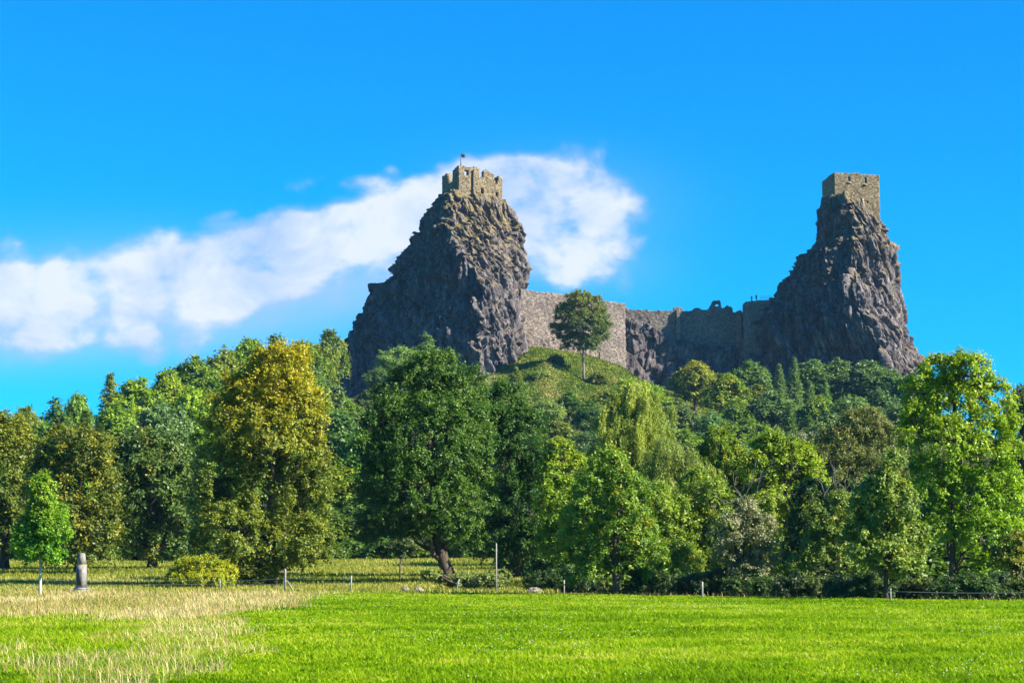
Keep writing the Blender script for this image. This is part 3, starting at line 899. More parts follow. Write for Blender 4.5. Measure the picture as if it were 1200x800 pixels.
def person(label, loc, rotz, top, legs, hair, s=1.0):
    J = {'pelvis': (0, 0, .95), 'waist': (0, 0, 1.08), 'chest': (0, -.01, 1.30), 'neckb': (0, .01, 1.46), 'neck': (0, 0, 1.52), 'head': (0, -.01, 1.62), 'crown': (0, 0, 1.70)}
    E = [('pelvis', 'waist'), ('waist', 'chest'), ('chest', 'neckb'), ('neckb', 'neck'), ('neck', 'head'), ('head', 'crown')]
    R = {'pelvis': (.16, .12), 'waist': (.135, .105), 'chest': (.165, .12), 'neckb': (.08, .07), 'neck': (.055, .055), 'head': (.082, .10), 'crown': (.05, .06)}
    for sx, n in ((-1, 'l'), (1, 'r')):
        for k, p, r in (('sh', (.18 * sx, 0, 1.42), .062), ('el', (.24 * sx, .03, 1.14), .045), ('wr', (.22 * sx, -.10, .92), .033), ('ha', (.21 * sx, -.14, .83), .03),
                        ('hip', (.09 * sx, 0, .88), .095), ('kn', (.10 * sx, -.02, .48), .062), ('an', (.10 * sx, .02, .09), .042), ('to', (.11 * sx, -.14, .035), .035)):
            J[n + k] = p; R[n + k] = (r, r)
        E += [('neckb', n + 'sh'), (n + 'sh', n + 'el'), (n + 'el', n + 'wr'), (n + 'wr', n + 'ha'), ('pelvis', n + 'hip'), (n + 'hip', n + 'kn'), (n + 'kn', n + 'an'), (n + 'an', n + 'to')]

    def skin(name, keys, edges, grow, mat, root):
        ks = list(keys); ix = {k: i for i, k in enumerate(ks)}
        m = bpy.data.meshes.new(name)
        m.from_pydata([tuple(c * s for c in J[k]) for k in ks], [(ix[a], ix[b]) for a, b in edges], [])
        o = bpy.data.objects.new(name, m); COL.objects.link(o)
        md = o.modifiers.new('skin', 'SKIN'); md.use_smooth_shade = True
        sv = m.skin_vertices[0].data if m.skin_vertices else None
        if sv is None:
            bm = bmesh.new(); bm.from_mesh(m); lay = bm.verts.layers.skin.verify()
            bm.to_mesh(m); bm.free(); sv = m.skin_vertices[0].data
        for k in ks:
            sv[ix[k]].radius = ((R[k][0] + grow) * s, (R[k][1] + grow) * s); sv[ix[k]].use_root = (k == root)
        sb = o.modifiers.new('smooth', 'SUBSURF'); sb.levels = 1; sb.render_levels = 2
        m.materials.append(mat)
        return o
    p = thing('person', label, 'person', loc, None, rotz)
    b = skin('body', J, E, 0, plain_material('skin_tone', (.45, .28, .20), .6, .1, 5, None, 0), 'pelvis'); b.parent = p
    up = ['pelvis', 'waist', 'chest', 'neckb', 'lsh', 'lel', 'lwr', 'rsh', 'rel', 'rwr']
    j = skin('jacket', up, [e for e in E if e[0] in up and e[1] in up], .015, plain_material('jacket', top, .8), 'pelvis'); j.parent = p
    dn = ['pelvis', 'lhip', 'lkn', 'lan', 'rhip', 'rkn', 'ran']
    q = skin('trousers', dn, [e for e in E if e[0] in dn and e[1] in dn], .017, plain_material('trousers', legs, .85), 'pelvis'); q.parent = p
    me = bpy.data.meshes.new('hair'); bm = bmesh.new()
    bmesh.ops.create_uvsphere(bm, u_segments=16, v_segments=10, radius=.108 * s, matrix=Matrix.Translation((0, .018 * s, 1.645 * s)) @ Matrix.Diagonal((.92, 1.05, 1.0, 1)))
    bmesh.ops.delete(bm, geom=[v for v in bm.verts if v.co.z < 1.60 * s and v.co.y < .02 * s], context='VERTS')
    bm.to_mesh(me); bm.free(); me.materials.append(plain_material('hair', hair, .7)); link('hair', me, p)


person('person in dark clothes standing at the outer edge of the lookout platform', (float(at(881, 352, 606)[0]), 606.2, zb(352.6)), .5, (.03, .03, .04), (.03, .035, .05), (.03, .02, .015))
person('broader person in a dark jacket standing right next to the lookout railing', (float(at(886.5, 352, 606)[0]), 606.4, zb(351.6)), -.4, (.02, .022, .03), (.05, .05, .06), (.02, .015, .01), 1.06)

# ------------------------------------------------------------------ trees


def nrm_(a): return a / (np.linalg.norm(a, axis=-1, keepdims=True) + 1e-9)


def leaves(P, N, size, rng, aspect=.55, droop=0.0):
    n = len(P)
    t = nrm_(rng.normal(size=(n, 3)) + np.array([0, 0, -droop]))
    t = nrm_(t - N * (t * N).sum(-1, keepdims=True))
    b = np.cross(N, t)
    s = size[:, None]
    mid = P + t * s * .48
    V = np.stack([P, mid + b * s * aspect * .5 - N * s * .06, P + t * s, mid - b * s * aspect * .5 - N * s * .06], 1).reshape(-1, 3)
    F = np.arange(n * 4).reshape(n, 4)
    return V, F


def crown_leaves(lobes, rng, leaf=.22, clump=.9, dens=1.0, shoots=10, per=8, keep_in=.55, up=.55, seed=0, yel_fn=None, aspect=.6, gap=0.0, flat=.75):
    """leaves on shoots, shoots in clumps, clumps spread through the lobes' outer volume"""
    C, CN, CL = [], [], []
    lob = np.array(lobes, dtype=float)
    for li, (cx, cy, cz, rx, ry, rz) in enumerate(lob):
        area = 4 * math.pi * ((rx * rz) ** 1.6 / 3 + (rx * ry) ** 1.6 / 3 + (ry * rz) ** 1.6 / 3) ** (1 / 1.6)
        n = max(4, int(dens * area / (clump * clump * 1.05)))
        d = nrm_(rng.normal(size=(n, 3)))
        d[:, 2] = np.where(d[:, 2] < -.55, -d[:, 2], d[:, 2])
        rad = (.60 + .42 * rng.random(n) ** .8) * (1 + .20 * vnoise(d * 2.3 + li * 7.7 + seed, seed)) 
        p = np.array([cx, cy, cz]) + d * rad[:, None] * np.array([rx, ry, rz])
        C.append(p); CN.append(d); CL.append(np.full(n, li))
    C = np.concatenate(C); CN = np.concatenate(CN); CL = np.concatenate(CL)
    q = np.full(len(C), 9.0)
    for li in range(len(lob)):
        r = np.linalg.norm((C - lob[li, :3]) / lob[li, 3:], axis=1)
        r = np.where(CL == li, 9, r)
        q = np.minimum(q, r)
    keep = q > keep_in
    if gap > 0: keep &= (vnoise(C / (clump * 2.6) + seed, seed + 5) > -1 + gap)
    C, CN = C[keep], CN[keep]
    nC = len(C)
    cs = clump * (.6 + .75 * rng.random(nC))
    ctint = .6 * rng.random(nC) + .2 + .2 * vnoise(C / 2.5, seed + 3)
    sd_ = nrm_(rng.normal(size=(nC, shoots, 3)) * .75 + CN[:, None] * .75 + np.array([0, 0, up]))
    base = C[:, None] - CN[:, None] * cs[:, None, None] * .25
    ln = cs[:, None] * (.55 + .6 * rng.random((nC, shoots)))
    f = .30 + .70 * (np.arange(per) + rng.random((nC, shoots, per))) / per
    P = base[:, :, None] + sd_[:, :, None] * (ln[..., None] * f)[..., None]
    P[..., 2] -= (1 - flat) * 0.25 * cs[:, None, None]
    P += rng.normal(size=P.shape) * (.07 * cs)[:, None, None, None]
    P = P.reshape(-1, 3)
    outw = np.repeat(sd_.reshape(-1, 3), per, 0)
    N = nrm_(outw * .75 + rng.normal(size=P.shape) * .50 + np.array([0, 0, .45]))
    sz = leaf * (.65 + .7 * rng.random(len(P)))
    tint = np.repeat(ctint, shoots * per) + rng.normal(size=len(P)) * .13
    yel = np.zeros(len(P))
    if yel_fn is not None: yel = yel_fn(P, rng, np.repeat(rng.random(nC), shoots * per))
    V, F = leaves(P, N, sz, rng, aspect)
    return V, F, np.clip(tint, 0, 1), np.clip(yel, 0, 1), C


def limb_path(a, b, rng, bend=.12, n=5, sag=0.0):
    a, b = np.asarray(a, float), np.asarray(b, float)
    s = np.linspace(0, 1, n)[:, None]
    p = a + (b - a) * s
    L = np.linalg.norm(b - a)
    off = rng.normal(size=(n, 3)) * bend * L * .5
    off[0] = 0; off[-1] = 0
    p += off
    p[:, 2] += np.sin(s[:, 0] * math.pi) * sag * L
    return p


def trunk_geo(lobes, C, rng, r0, lean=(0, 0), fork=None, stems=1, sub=5, sides=8, top=None, flare=1.5):
    g = Geo()
    lob = np.array(lobes, float)
    ztop = top if top is not None else float((lob[:, 2] + .3 * lob[:, 5]).max())
    cx, cy = lob[:, 0].mean(), lob[:, 1].mean()
    zmin = float((lob[:, 2] - lob[:, 5]).min())
    zf = fork if fork is not None else max(.6, zmin + .12 * (ztop - zmin))
    mains = []
    for sgo in range(stems):
        ex = cx * .6 + rng.normal() * .15 * ztop * (stems > 1)
        ey = cy * .6 + rng.normal() * .15 * ztop * (stems > 1)
        n = 9
        s = np.linspace(0, 1, n)
        z = s * (ztop + .4) - .4
        x = lean[0] * np.clip(z / zf, 0, 1.2) + ex * s ** 1.5 + rng.normal(size=n) * .03 * r0 * 6 * s
        y = lean[1] * np.clip(z / zf, 0, 1.2) + ey * s ** 1.5 + rng.normal(size=n) * .03 * r0 * 6 * s
        if stems > 1: x = x + .3 * math.cos(sgo * 2.4) * (1 - s); y = y + .3 * math.sin(sgo * 2.4) * (1 - s)
        rr = r0 * (1 - s) ** .8 * .95 + .03
        rr[0] *= flare
        pts = np.stack([x, y, z], 1)
        g.tube(pts, rr, sides)
        mains.append((pts, rr))
    for li, (lx, ly, lz, rx, ry, rz) in enumerate(lob):
        pts, rr = mains[li % stems]
        zs = np.clip(lz - .9 * max(rx, ry) - .2 * rz, zf * .9, ztop * .9)
        i = int(np.argmin(np.abs(pts[:, 2] - zs)))
        st, r = pts[i], rr[i]
        e = np.array([lx, ly, lz])
        p = limb_path(st, e, rng, .10, 6, .10)
        g.tube(p, np.linspace(max(.05, min(.55 * r, .5 * r0)), .035, 6), max(5, sides - 2))
        near = C[np.linalg.norm((C - e) / np.array([rx, ry, rz]), axis=1) < 1.25]
        if len(near):
            for c in near[rng.choice(len(near), min(sub, len(near)), replace=False)]:
                s0 = p[rng.integers(2, 6)]
                g.tube(limb_path(s0, c, rng, .10, 4, .05), np.linspace(.055, .015, 4), 4)
    return g


def px_lobes(base, Y, spec, rng, depth=.45, squash=1.0):
    """picture-plane ellipses become ellipsoids round the tree's own base, staggered in depth"""
    out = []
    for i, (cx, cy, rx, ry) in enumerate(spec):
        dy = (rng.random() - .5) * 2 * depth * rx / FPX * Y * 1.2
        c = at(cx, cy, Y + dy) - base
        k = (Y + dy) / FPX
        out.append((c[0], c[1], c[2], rx * k, (.55 * rx + .35 * ry) * k * squash, ry * k))
    return out


def tree(name, label, cat, px, Y, spec, color, seed, leaf=.20, clump=.9, dens=1.0, r0=.22, yel=None, group=None, bark=None, lean=(0, 0), fork=None, stems=1,
         dead=False, gap=0.0, keep_in=.55, up=.55, shoots=10, per=8, aspect=.6, sub=5, top=None, base_py=None, weep=None, flare=1.5, depth=.45):
    rng = np.random.default_rng(seed)
    X = ray(px, 690)[0] * Y
    Z = gz(X, Y)
    base = np.array([X, Y, Z])
    lobes = px_lobes(base, Y, spec, rng, depth)
    t = thing(name, label, cat, tuple(base), group)
    if weep:
        V, F, ti, ye, C = weeping_leaves(lobes, rng, seed=seed, **weep)
    else:
        V, F, ti, ye, C = crown_leaves(lobes, rng, leaf, clump, dens, shoots, per, keep_in, up, seed, yel, aspect, gap)
    g = trunk_geo(lobes, C, rng, r0, lean, fork, stems, sub, top=top, flare=flare)
    link('trunk', g.mesh('trunk', bark or M_BARK, True), t)
    o = link('crown', mesh_np('crown', V, F, {'tint': ti, 'yel': ye}, M_LEAF), t)
    o.color = (*color, 1)
    return t, base, lobes


def weeping_leaves(lobes, rng, leaf=.26, strands=1.0, length=2.2, seed=0, yel_p=.0, aspect=.28):
    """long hanging shoots: they arch out of the lobes' upper shell and fall"""
    Ps, Ts, Cs = [], [], []
    for li, (cx, cy, cz, rx, ry, rz) in enumerate(lobes):
        k = 16
        nb = max(3, int(strands * 26 * (rx * ry + rx * rz) / k))
        db = nrm_(rng.normal(size=(nb, 3)) + np.array([0, 0, .30]))
        cb = np.array([cx, cy, cz]) + db * np.array([rx, ry, rz]) * (.35 + .75 * rng.random(nb))[:, None] * (1 + .3 * vnoise(db * 2.6 + li, seed))[:, None]
        n = nb * k
        d = np.repeat(db, k, 0)
        c = np.repeat(cb, k, 0) + rng.normal(size=(n, 3)) * np.array([.17, .17, .22])
        Cs.append(c)
        L = np.repeat(length * (.35 + .95 * rng.random(nb)), k) * (.6 + .5 * rng.random(n))
        m = 26
        f = (np.arange(m)[None] + rng.random((n, m))) / m
        out = d[:, :2] * np.repeat(.35 + .4 * rng.random(nb), k)[:, None]
        sw = rng.normal(size=(n, 2)) * .12
        P = np.zeros((n, m, 3))
        P[..., :2] = c[:, None, :2] + out[:, None] * (f * (2 - f))[..., None] + sw[:, None] * f[..., None]
        P[..., 2] = c[:, None, 2] + .30 * f * (1 - f) * 4 * .5 - L[:, None] * f ** 1.25
        P += rng.normal(size=P.shape) * .045
        Ps.append(P.reshape(-1, 3)); Ts.append(np.repeat(np.repeat(.10 + .75 * rng.random(nb), k), m))
    P = np.concatenate(Ps); ti = np.concatenate(Ts) + rng.normal(size=len(P)) * .1
    N = nrm_(rng.normal(size=P.shape) + np.array([0, -.1, .15]))
    V, F = leaves(P, N, leaf * (.7 + .6 * rng.random(len(P))), rng, aspect, 2.2)
    return V, F, np.clip(ti, 0, 1), (rng.random(len(P)) < yel_p) * .7, np.concatenate(Cs)


def yel_top(z0, z1, amount=.8, speck=.03):
    def fn(P, rng, cr):
        k = np.clip((P[:, 2] - z0) / (z1 - z0), 0, 1)
        return np.clip(k * amount * (.35 + .9 * cr) + .16 * rng.normal(size=len(P)), 0, 1) * (k > 0) + (rng.random(len(P)) < speck) * .8
    return fn


def yel_mix(share, amount=.7):
    def fn(P, rng, cr): return np.where(cr < share, amount * (.4 + .6 * rng.random(len(P))), 0) + (rng.random(len(P)) < .02) * .6
    return fn


exec_trees = []
# ---- the row along the meadow
G_DEEP = (0.045, 0.105, 0.010)
G_OAK = (0.062, 0.122, 0.010)
G_OLIVE = (0.130, 0.165, 0.014)
G_BRIGHT = (0.095, 0.20, 0.008)
G_MID = (0.05, 0.12, 0.017)
G_LIME = (0.12, 0.20, 0.015)
G_WILLOW = (0.25, 0.29, 0.04)
G_PALE = (0.15, 0.165, 0.075)
G_BROWN = (0.125, 0.14, 0.034)
G_BLUE = (0.035, 0.080, 0.030)

tree('sapling_tree', 'slim bright green sapling with a white wrapped trunk standing in dry grass', 'tree', 47, 122,
     [(49, 578, 13, 24), (49, 603, 20, 24), (40, 628, 23, 23), (60, 622, 22, 22), (47, 648, 26, 22), (68, 606, 14, 14), (28, 640, 14, 15)], (0.12, 0.25, 0.008), 11, .15, .42, 1.3, .07,
     yel_top(3.5, 7.3, .28, .01), bark=M_WRAP, top=6.6, fork=1.6, sub=4, flare=1.1)
tree('yellowing_tree', 'big broad olive tree with a golden yellow top, behind the fence', 'tree', 318, 143,
     [(328, 432, 42, 30), (318, 458, 54, 36), (288, 478, 42, 40), (352, 488, 32, 42), (270, 520, 42, 46), (318, 520, 60, 55), (352, 545, 36, 52), (258, 568, 36, 52), (300, 580, 60, 60), (352, 598, 38, 50),
      (268, 625, 46, 42), (320, 640, 58, 42), (364, 640, 26, 40), (245, 600, 22, 44), (340, 668, 36, 22), (290, 668, 40, 20)], G_OLIVE, 12, .175, .80, 1.1, .38,
     yel_top(8.0, 16.0, 1.0, .04), sub=5, gap=.34, per=11)
tree('oak_tree', 'large round deep green oak with a dark leaning forked trunk in the meadow', 'tree', 531, 150,
     [(508, 438, 36, 28), (480, 470, 44, 40), (535, 468, 40, 42), (455, 510, 34, 44), (500, 520, 60, 52), (552, 520, 30, 50), (445, 565, 30, 46), (490, 580, 62, 55), (545, 580, 40, 50), (462, 618, 40, 34), (520, 622, 52, 30), (425, 500, 0.1, .1), (556, 610, 24, 34)][:11],
     G_OAK, 13, .17, .78, 1.15, .50, None, lean=(-.9, 0), fork=2.3, sub=6, gap=.30, per=11, flare=1.35)
tree('companion_oak_tree', 'tall deep green tree directly behind the oak, against the white pole', 'tree', 607, 160,
     [(590, 476, 24, 30), (575, 505, 30, 36), (612, 520, 34, 44), (585, 555, 38, 50), (632, 560, 26, 46), (612, 600, 46, 50), (645, 610, 20, 44), (585, 635, 34, 40), (630, 648, 34, 38)], G_DEEP, 14, .17, .78, 1.1, .34, None, sub=5, gap=.28, up=.7, per=11)
tree('golden_bush', 'low golden yellow bush by the wire fence beside the yellowing tree', 'bush', 236, 138,
     [(236, 668, 32, 15), (215, 676, 22, 13), (258, 675, 21, 14), (238, 682, 34, 10)], (0.27, 0.30, 0.014), 15, .11, .36, 1.2, .04, yel_mix(.35, .55), stems=5, top=1.2, fork=.2, sub=5, up=.9)
tree('brown_green_tree', 'brownish green tree at the edge of the picture behind the sapling', 'tree', 4, 176,
     [(-6, 515, 36, 34), (20, 532, 28, 34), (-6, 570, 44, 50), (28, 590, 24, 46), (0, 630, 46, 40), (30, 640, 20, 26)], (0.098, 0.135, 0.014), 16, .25, .95, 1.0, .4, yel_top(9, 16, .5, .05), gap=.2)
tree('russet_maple_tree', 'rusty green tree hanging over the stone monument', 'tree', 92, 166,
     [(70, 528, 32, 26), (104, 530, 34, 30), (58, 565, 28, 34), (96, 572, 44, 42), (84, 610, 40, 34), (118, 622, 26, 34), (100, 650, 34, 22)], (0.108, 0.135, 0.014), 17, .24, .9, 1.0, .36, yel_mix(.22, .6), gap=.2)
tree('dense_chestnut_tree', 'dense dark green rounded tree between the monument and the golden bush', 'tree', 178, 174,
     [(176, 535, 42, 34), (206, 545, 26, 36), (146, 560, 30, 38), (182, 580, 54, 46), (212, 610, 32, 46), (152, 615, 36, 40), (190, 635, 44, 32), (225, 580, 22, 40)], (0.075, 0.125, 0.022), 18, .26, .95, 1.1, .42, yel_mix(.05), gap=.15)

tree('light_maple_tree', 'small lime green maple behind the willow, beside the deep green tree', 'tree', 662, 150,
     [(656, 532, 16, 20), (646, 556, 18, 26), (672, 560, 22, 28), (655, 595, 30, 34), (682, 600, 22, 34), (652, 640, 26, 30), (678, 645, 26, 28)], (0.13, 0.23, 0.010), 21, .20, .7, 1.0, .2, yel_top(4, 10, .25, .02), gap=.25)
tree('field_maple_tree', 'mid green maple at the meadow edge right of the fence post, drooping boughs', 'tree', 722, 124,
     [(712, 548, 22, 24), (700, 580, 28, 34), (732, 582, 30, 36), (692, 622, 34, 34), (728, 630, 40, 38), (756, 640, 22, 34), (705, 660, 34, 20), (742, 672, 26, 16), (690, 674, 22, 14)], (0.13, 0.21, 0.014), 22, .18, .66, 1.0, .2, yel_mix(.05), gap=.25)
tree('weeping_willow', 'tall weeping willow with yellow green curtains rising below the grassy slope', 'willow', 748, 182,
     [(744, 466, 26, 20), (722, 486, 24, 22), (760, 488, 24, 24), (745, 510, 38, 26), (720, 530, 22, 26), (768, 528, 18, 26), (748, 560, 36, 34)], G_WILLOW, 23, r0=.3, weep=dict(leaf=.24, strands=2.6, length=3.4), sub=6)
tree('drooping_willow', 'lower grey green willow with hanging twigs in the middle of the row', 'willow', 796, 143,
     [(782, 532, 24, 20), (806, 552, 22, 24), (778, 562, 24, 26), (798, 585, 28, 28)], (0.21, 0.255, 0.05), 24, r0=.24, weep=dict(leaf=.17, strands=4.6, length=1.9), sub=6)
tree('birch_tree', 'yellow green bushy tree with upright shoots behind the drooping willow', 'tree', 846, 156,
     [(842, 526, 22, 24), (826, 548, 20, 28), (858, 552, 24, 30), (840, 582, 34, 36), (872, 590, 22, 34), (838, 625, 34, 36)], (0.16, 0.23, 0.014), 25, .16, .6, 1.25, .18, yel_mix(.08), gap=.2, up=1.2)
tree('lime_green_tree', 'vivid lime green tree with upright shoots behind the silvery bush', 'tree', 922, 152,
     [(905, 530, 24, 24), (930, 545, 28, 30), (890, 555, 20, 28), (950, 565, 18, 30), (915, 585, 36, 38), (945, 605, 26, 38), (905, 630, 36, 38)], (0.19, 0.265, 0.010), 26, .17, .62, 1.2, .2, yel_mix(.1, .4), gap=.22, up=1.2)
tree('silvery_bush', 'pale silvery leaved bush below the bare grey branches', 'bush', 872, 121.5,
     [(876, 598, 20, 15), (852, 618, 20, 20), (892, 622, 20, 22), (868, 640, 30, 20), (894, 652, 20, 18), (858, 668, 26, 18), (884, 676, 26, 16), (848, 648, 12, 16)], (0.20, 0.205, 0.095), 27, .13, .55, 1.1, .07, None, stems=4, fork=.5, gap=.52)
tree('dusky_hawthorn', 'dull brown green tree with thin foliage left of the big bright ash', 'tree', 1008, 172,
     [(1010, 498, 30, 20), (985, 522, 32, 26), (1030, 525, 34, 30), (968, 555, 26, 30), (1008, 565, 46, 40), (1045, 575, 26, 44), (985, 610, 40, 44)], G_BROWN, 28, .17, .72, 1.05, .28, yel_mix(.05, .4), gap=.28)
tree('dark_elder_bush', 'dark green thicket bush under the bare pale branches', 'bush', 962, 130,
     [(950, 585, 24, 22), (975, 600, 24, 26), (945, 620, 28, 28), (972, 640, 30, 30), (938, 655, 26, 24), (965, 672, 32, 18), (940, 682, 26, 14), (982, 682, 24, 14)], (0.065, 0.11, 0.024), 29, .14, .5, 1.1, .08, None, stems=4, fork=.5, gap=.2)
tree('pale_ash_tree', 'slender pale green tree standing out before the thicket, drooping sprays', 'tree', 1038, 109,
     [(1044, 545, 15, 18), (1034, 570, 24, 24), (1052, 590, 24, 26), (1020, 598, 26, 26), (1040, 622, 40, 30), (1068, 635, 22, 26), (1010, 640, 24, 28), (1042, 655, 36, 22), (1066, 668, 22, 14)], (0.16, 0.22, 0.03), 30, .17, .55, 1.0, .11, yel_mix(.05), gap=.25, up=.2, fork=1.0, flare=1.15)
tree('ash_tree', 'largest bright green tree, an airy ash against the sky beside the pinnacle', 'tree', 1116, 128,
     [(1100, 436, 26, 22), (1132, 438, 30, 24), (1080, 462, 24, 28), (1115, 470, 36, 30), (1158, 470, 28, 30), (1074, 505, 22, 34), (1110, 520, 40, 34), (1150, 520, 36, 36), (1184, 520, 18, 36), (1092, 565, 34, 34), (1138, 575, 40, 36),
      (1176, 580, 28, 42), (1105, 620, 36, 34), (1150, 630, 42, 34), (1185, 640, 24, 34), (1165, 668, 34, 20)], (0.175, 0.28, 0.005), 31, .17, .62, .95, .2, yel_top(8, 12.5, .22, .01), gap=.30, keep_in=.62, sub=8, bark=M_BARK)
tree('leafy_sallow_tree', 'light green leafy tree filling the gap under the grey green willow', 'tree', 772, 136,
     [(768, 590, 24, 26), (790, 606, 22, 26), (758, 625, 26, 30), (785, 640, 30, 30), (768, 662, 30, 20), (806, 660, 20, 20)], (0.175, 0.25, 0.022), 71, .15, .55, 1.1, .13, yel_mix(.05), gap=.25)
tree('dark_trunk_tree', 'mid green tree with a dark slender trunk behind the middle fence post', 'tree', 836, 138,
     [(815, 572, 18, 22), (838, 590, 24, 28), (818, 620, 26, 30), (846, 632, 24, 28), (828, 656, 30, 20)], (0.15, 0.22, 0.02), 72, .15, .55, 1.1, .14, yel_mix(.06), gap=.28)
tree('bright_hazel_tree', 'bright yellow green bushy tree between the silvery bush and the dark thicket', 'tree', 915, 138,
     [(900, 600, 24, 26), (925, 612, 26, 30), (908, 645, 32, 28), (940, 645, 22, 28), (920, 668, 32, 18)], (0.19, 0.26, 0.014), 73, .15, .55, 1.1, .13, yel_mix(.1, .4), gap=.25)
tree('leafy_lime_bush', 'fresh green leafy tree squeezed between the lime green and mid green maples', 'tree', 690, 140,
     [(690, 575, 20, 26), (678, 608, 24, 30), (698, 630, 24, 30), (684, 658, 28, 22)], (0.16, 0.245, 0.014), 74, .15, .55, 1.1, .12, None, gap=.25)
tree('dull_willow_bush', 'dull olive bushy tree between the dark thicket and slender pale tree', 'tree', 980, 120.5,
     [(984, 592, 20, 18), (962, 612, 20, 22), (988, 630, 24, 26), (960, 650, 24, 24), (994, 662, 24, 20), (940, 668, 18, 16)], (0.15, 0.205, 0.03), 75, .14, .5, 1.1, .10, yel_mix(.12, .4), gap=.3)
tree('edge_thicket_tree', 'dull green tree at the picture edge behind the bright ash', 'tree', 1200, 205,
     [(1200, 482, 24, 28), (1190, 520, 26, 36), (1210, 560, 34, 50), (1190, 610, 34, 50)], (0.06, 0.09, 0.025), 32, .26, .95, 1.0, .35, None)
tree('yellow_hazel_bush', 'yellow tinged bush at the foot of the bright ash, by the picture edge', 'bush', 1192, 121,
     [(1192, 640, 18, 16), (1180, 660, 20, 18), (1200, 672, 22, 18)], (0.11, 0.14, 0.015), 33, .14, .45, 1.0, .06, yel_mix(.4, .6), stems=4, fork=.4)
# undergrowth at the foot of the row
rng_u = np.random.default_rng(9)
ORD = ['first', 'second', 'third', 'fourth', 'fifth', 'sixth', 'seventh', 'eighth', 'ninth', 'tenth', 'eleventh', 'twelfth', 'thirteenth', 'fourteenth', 'fifteenth', 'sixteenth', 'seventeenth', 'eighteenth', 'nineteenth', 'twentieth', 'twenty-first', 'twenty-second']
for i in range(20):
    px = 640 + i * 29.5
    Y = float(np.interp(px, [640, 730, 830, 1000, 1200], [132, 127, 121, 112, 104.5])) + rng_u.uniform(-.6, 2.4)
    w, h = rng_u.uniform(15, 23), rng_u.uniform(7, 14)
    py = float(np.interp(px, [640, 830, 1200], [686, 689, 694]))
    c = np.array([(.045, .085, .016), (.055, .10, .018), (.04, .07, .02), (.08, .11, .02)][i % 4])
    tree('undergrowth_shrub', 'low shrub under the tree row, %s one right of the white pole' % ORD[i], 'bush', px, Y,
         [(px - w * .7, py - h * .2, w * .8, h), (px + w * .7, py, w * .8, h * .9), (px, py - h * .7, w * .8, h * .9), (px, py + 4, w * 1.4, 9)], tuple(c), 300 + i, .14, .46, 1.0, .05, None,
         'undergrowth shrubs at the foot of the tree row', stems=4, fork=.2, top=1.2)
# brambles at the oak's foot and the staked young tree
tree('bramble_bush', 'pale green bramble heap sprawling round the foot of the leaning oak trunk', 'bush', 548, 135,
     [(545, 682, 22, 9), (520, 684, 16, 8), (575, 682, 18, 9), (508, 676, 12, 9), (590, 678, 10, 9)], (0.19, 0.23, 0.06), 41, .16, .40, 1.0, .03, None, stems=5, fork=.1, top=.5, gap=.35, up=.9)
tree('young_tree', 'spindly young tree tied to a stake in the meadow beside the oak', 'tree', 468, 146,
     [(462, 642, 10, 7), (477, 638, 9, 7), (470, 650, 8, 5), (484, 644, 7, 5)], (0.075, 0.11, 0.03), 42, .11, .3, 1.1, .035, None, top=3.2, fork=2.0, sub=4, flare=1.0)

# bare grey branches in the thicket


def bare_branches(label, px, py0, Y, ends, seed):
    rng = np.random.default_rng(seed)
    X = ray(px, 690)[0] * Y
    b = np.array([X, Y, gz(X, Y)])
    t = thing('dead_tree', label, 'dead tree', tuple(b))
    g = Geo()
    fork = at(px, py0, Y) - b
    g.tube(limb_path((0, 0, -.2), fork, rng, .05, 6), np.linspace(.06, .04, 6), 6)
    link('trunk', g.mesh('trunk', M_BARK, True), t)
    for (ex, ey) in ends:
        g = Geo()
        e = at(ex, ey, Y - .8 + rng.normal() * .4) - b
        p = limb_path(fork, e, rng, .05, 7, .10)
        g.tube(p, np.linspace(.02, .008, 7), 5)
        for k in range(7):
            s0 = p[rng.integers(2, 7)]
            tip = s0 + (e - fork) * rng.uniform(.12, .35) + rng.normal(size=3) * .35
            g.tube(limb_path(s0, tip, rng, .1, 4, .1), np.linspace(.014, .006, 4), 4)
        link('branch', g.mesh('branch', M_DEADWOOD, True), t)


bare_branches('dead pale grey branches arching above the silvery bush', 872, 600, 126.2, [(905, 545), (860, 565), (915, 580), (885, 548), (850, 590)], 51)
bare_branches('dead whitish branches poking from the dark thicket beside the slender pale tree', 985, 632, 121.4, [(966, 578), (996, 566), (952, 610), (1008, 590), (976, 560)], 52)

# ------------------------------------------------------------------ trees on the hill: prototypes, then copies
PROTO = {}


def proto_round(key, seed, H, Wd, n=7, leaf=.55, clump=1.5, yel=None, conic=0.0, gap=.15, shoots=9, per=5, low=.30):
    rng = np.random.default_rng(seed)
    lobes = []
    for i in range(n):
        f = (i + .5) / n
        z = H * (low + (.86 - low) * f)
        rad = Wd * .5 * math.sin(math.pi * min(.96, .30 + .66 * f)) * (1 - conic * f)
        a = i * 2.4 + rng.random()
        r = rad * (.34 + .12 * rng.random()) * (1 if i < n - 1 else .1)
        s = max(.75 * rad, .16 * Wd) * (.7 + .2 * rng.random())
        lobes.append((math.cos(a) * r, math.sin(a) * r, z, s, s, s * (.85 + .25 * rng.random())))
    V, F, ti, ye, C = crown_leaves(lobes, rng, leaf, clump, 1.05, shoots, per, .6, .6, seed, yel, .65, gap)
    top = V[:, 2].max()
    g = trunk_geo(lobes, C, rng, .028 * H, sub=2, sides=6, top=H * .75)
    PROTO[key] = (g.mesh('trunk', M_BARK, True), mesh_np('crown', V, F, {'tint': ti, 'yel': ye}, M_LEAF), float(top), float(np.ptp(np.percentile(V[:, 0], [2, 98]))))


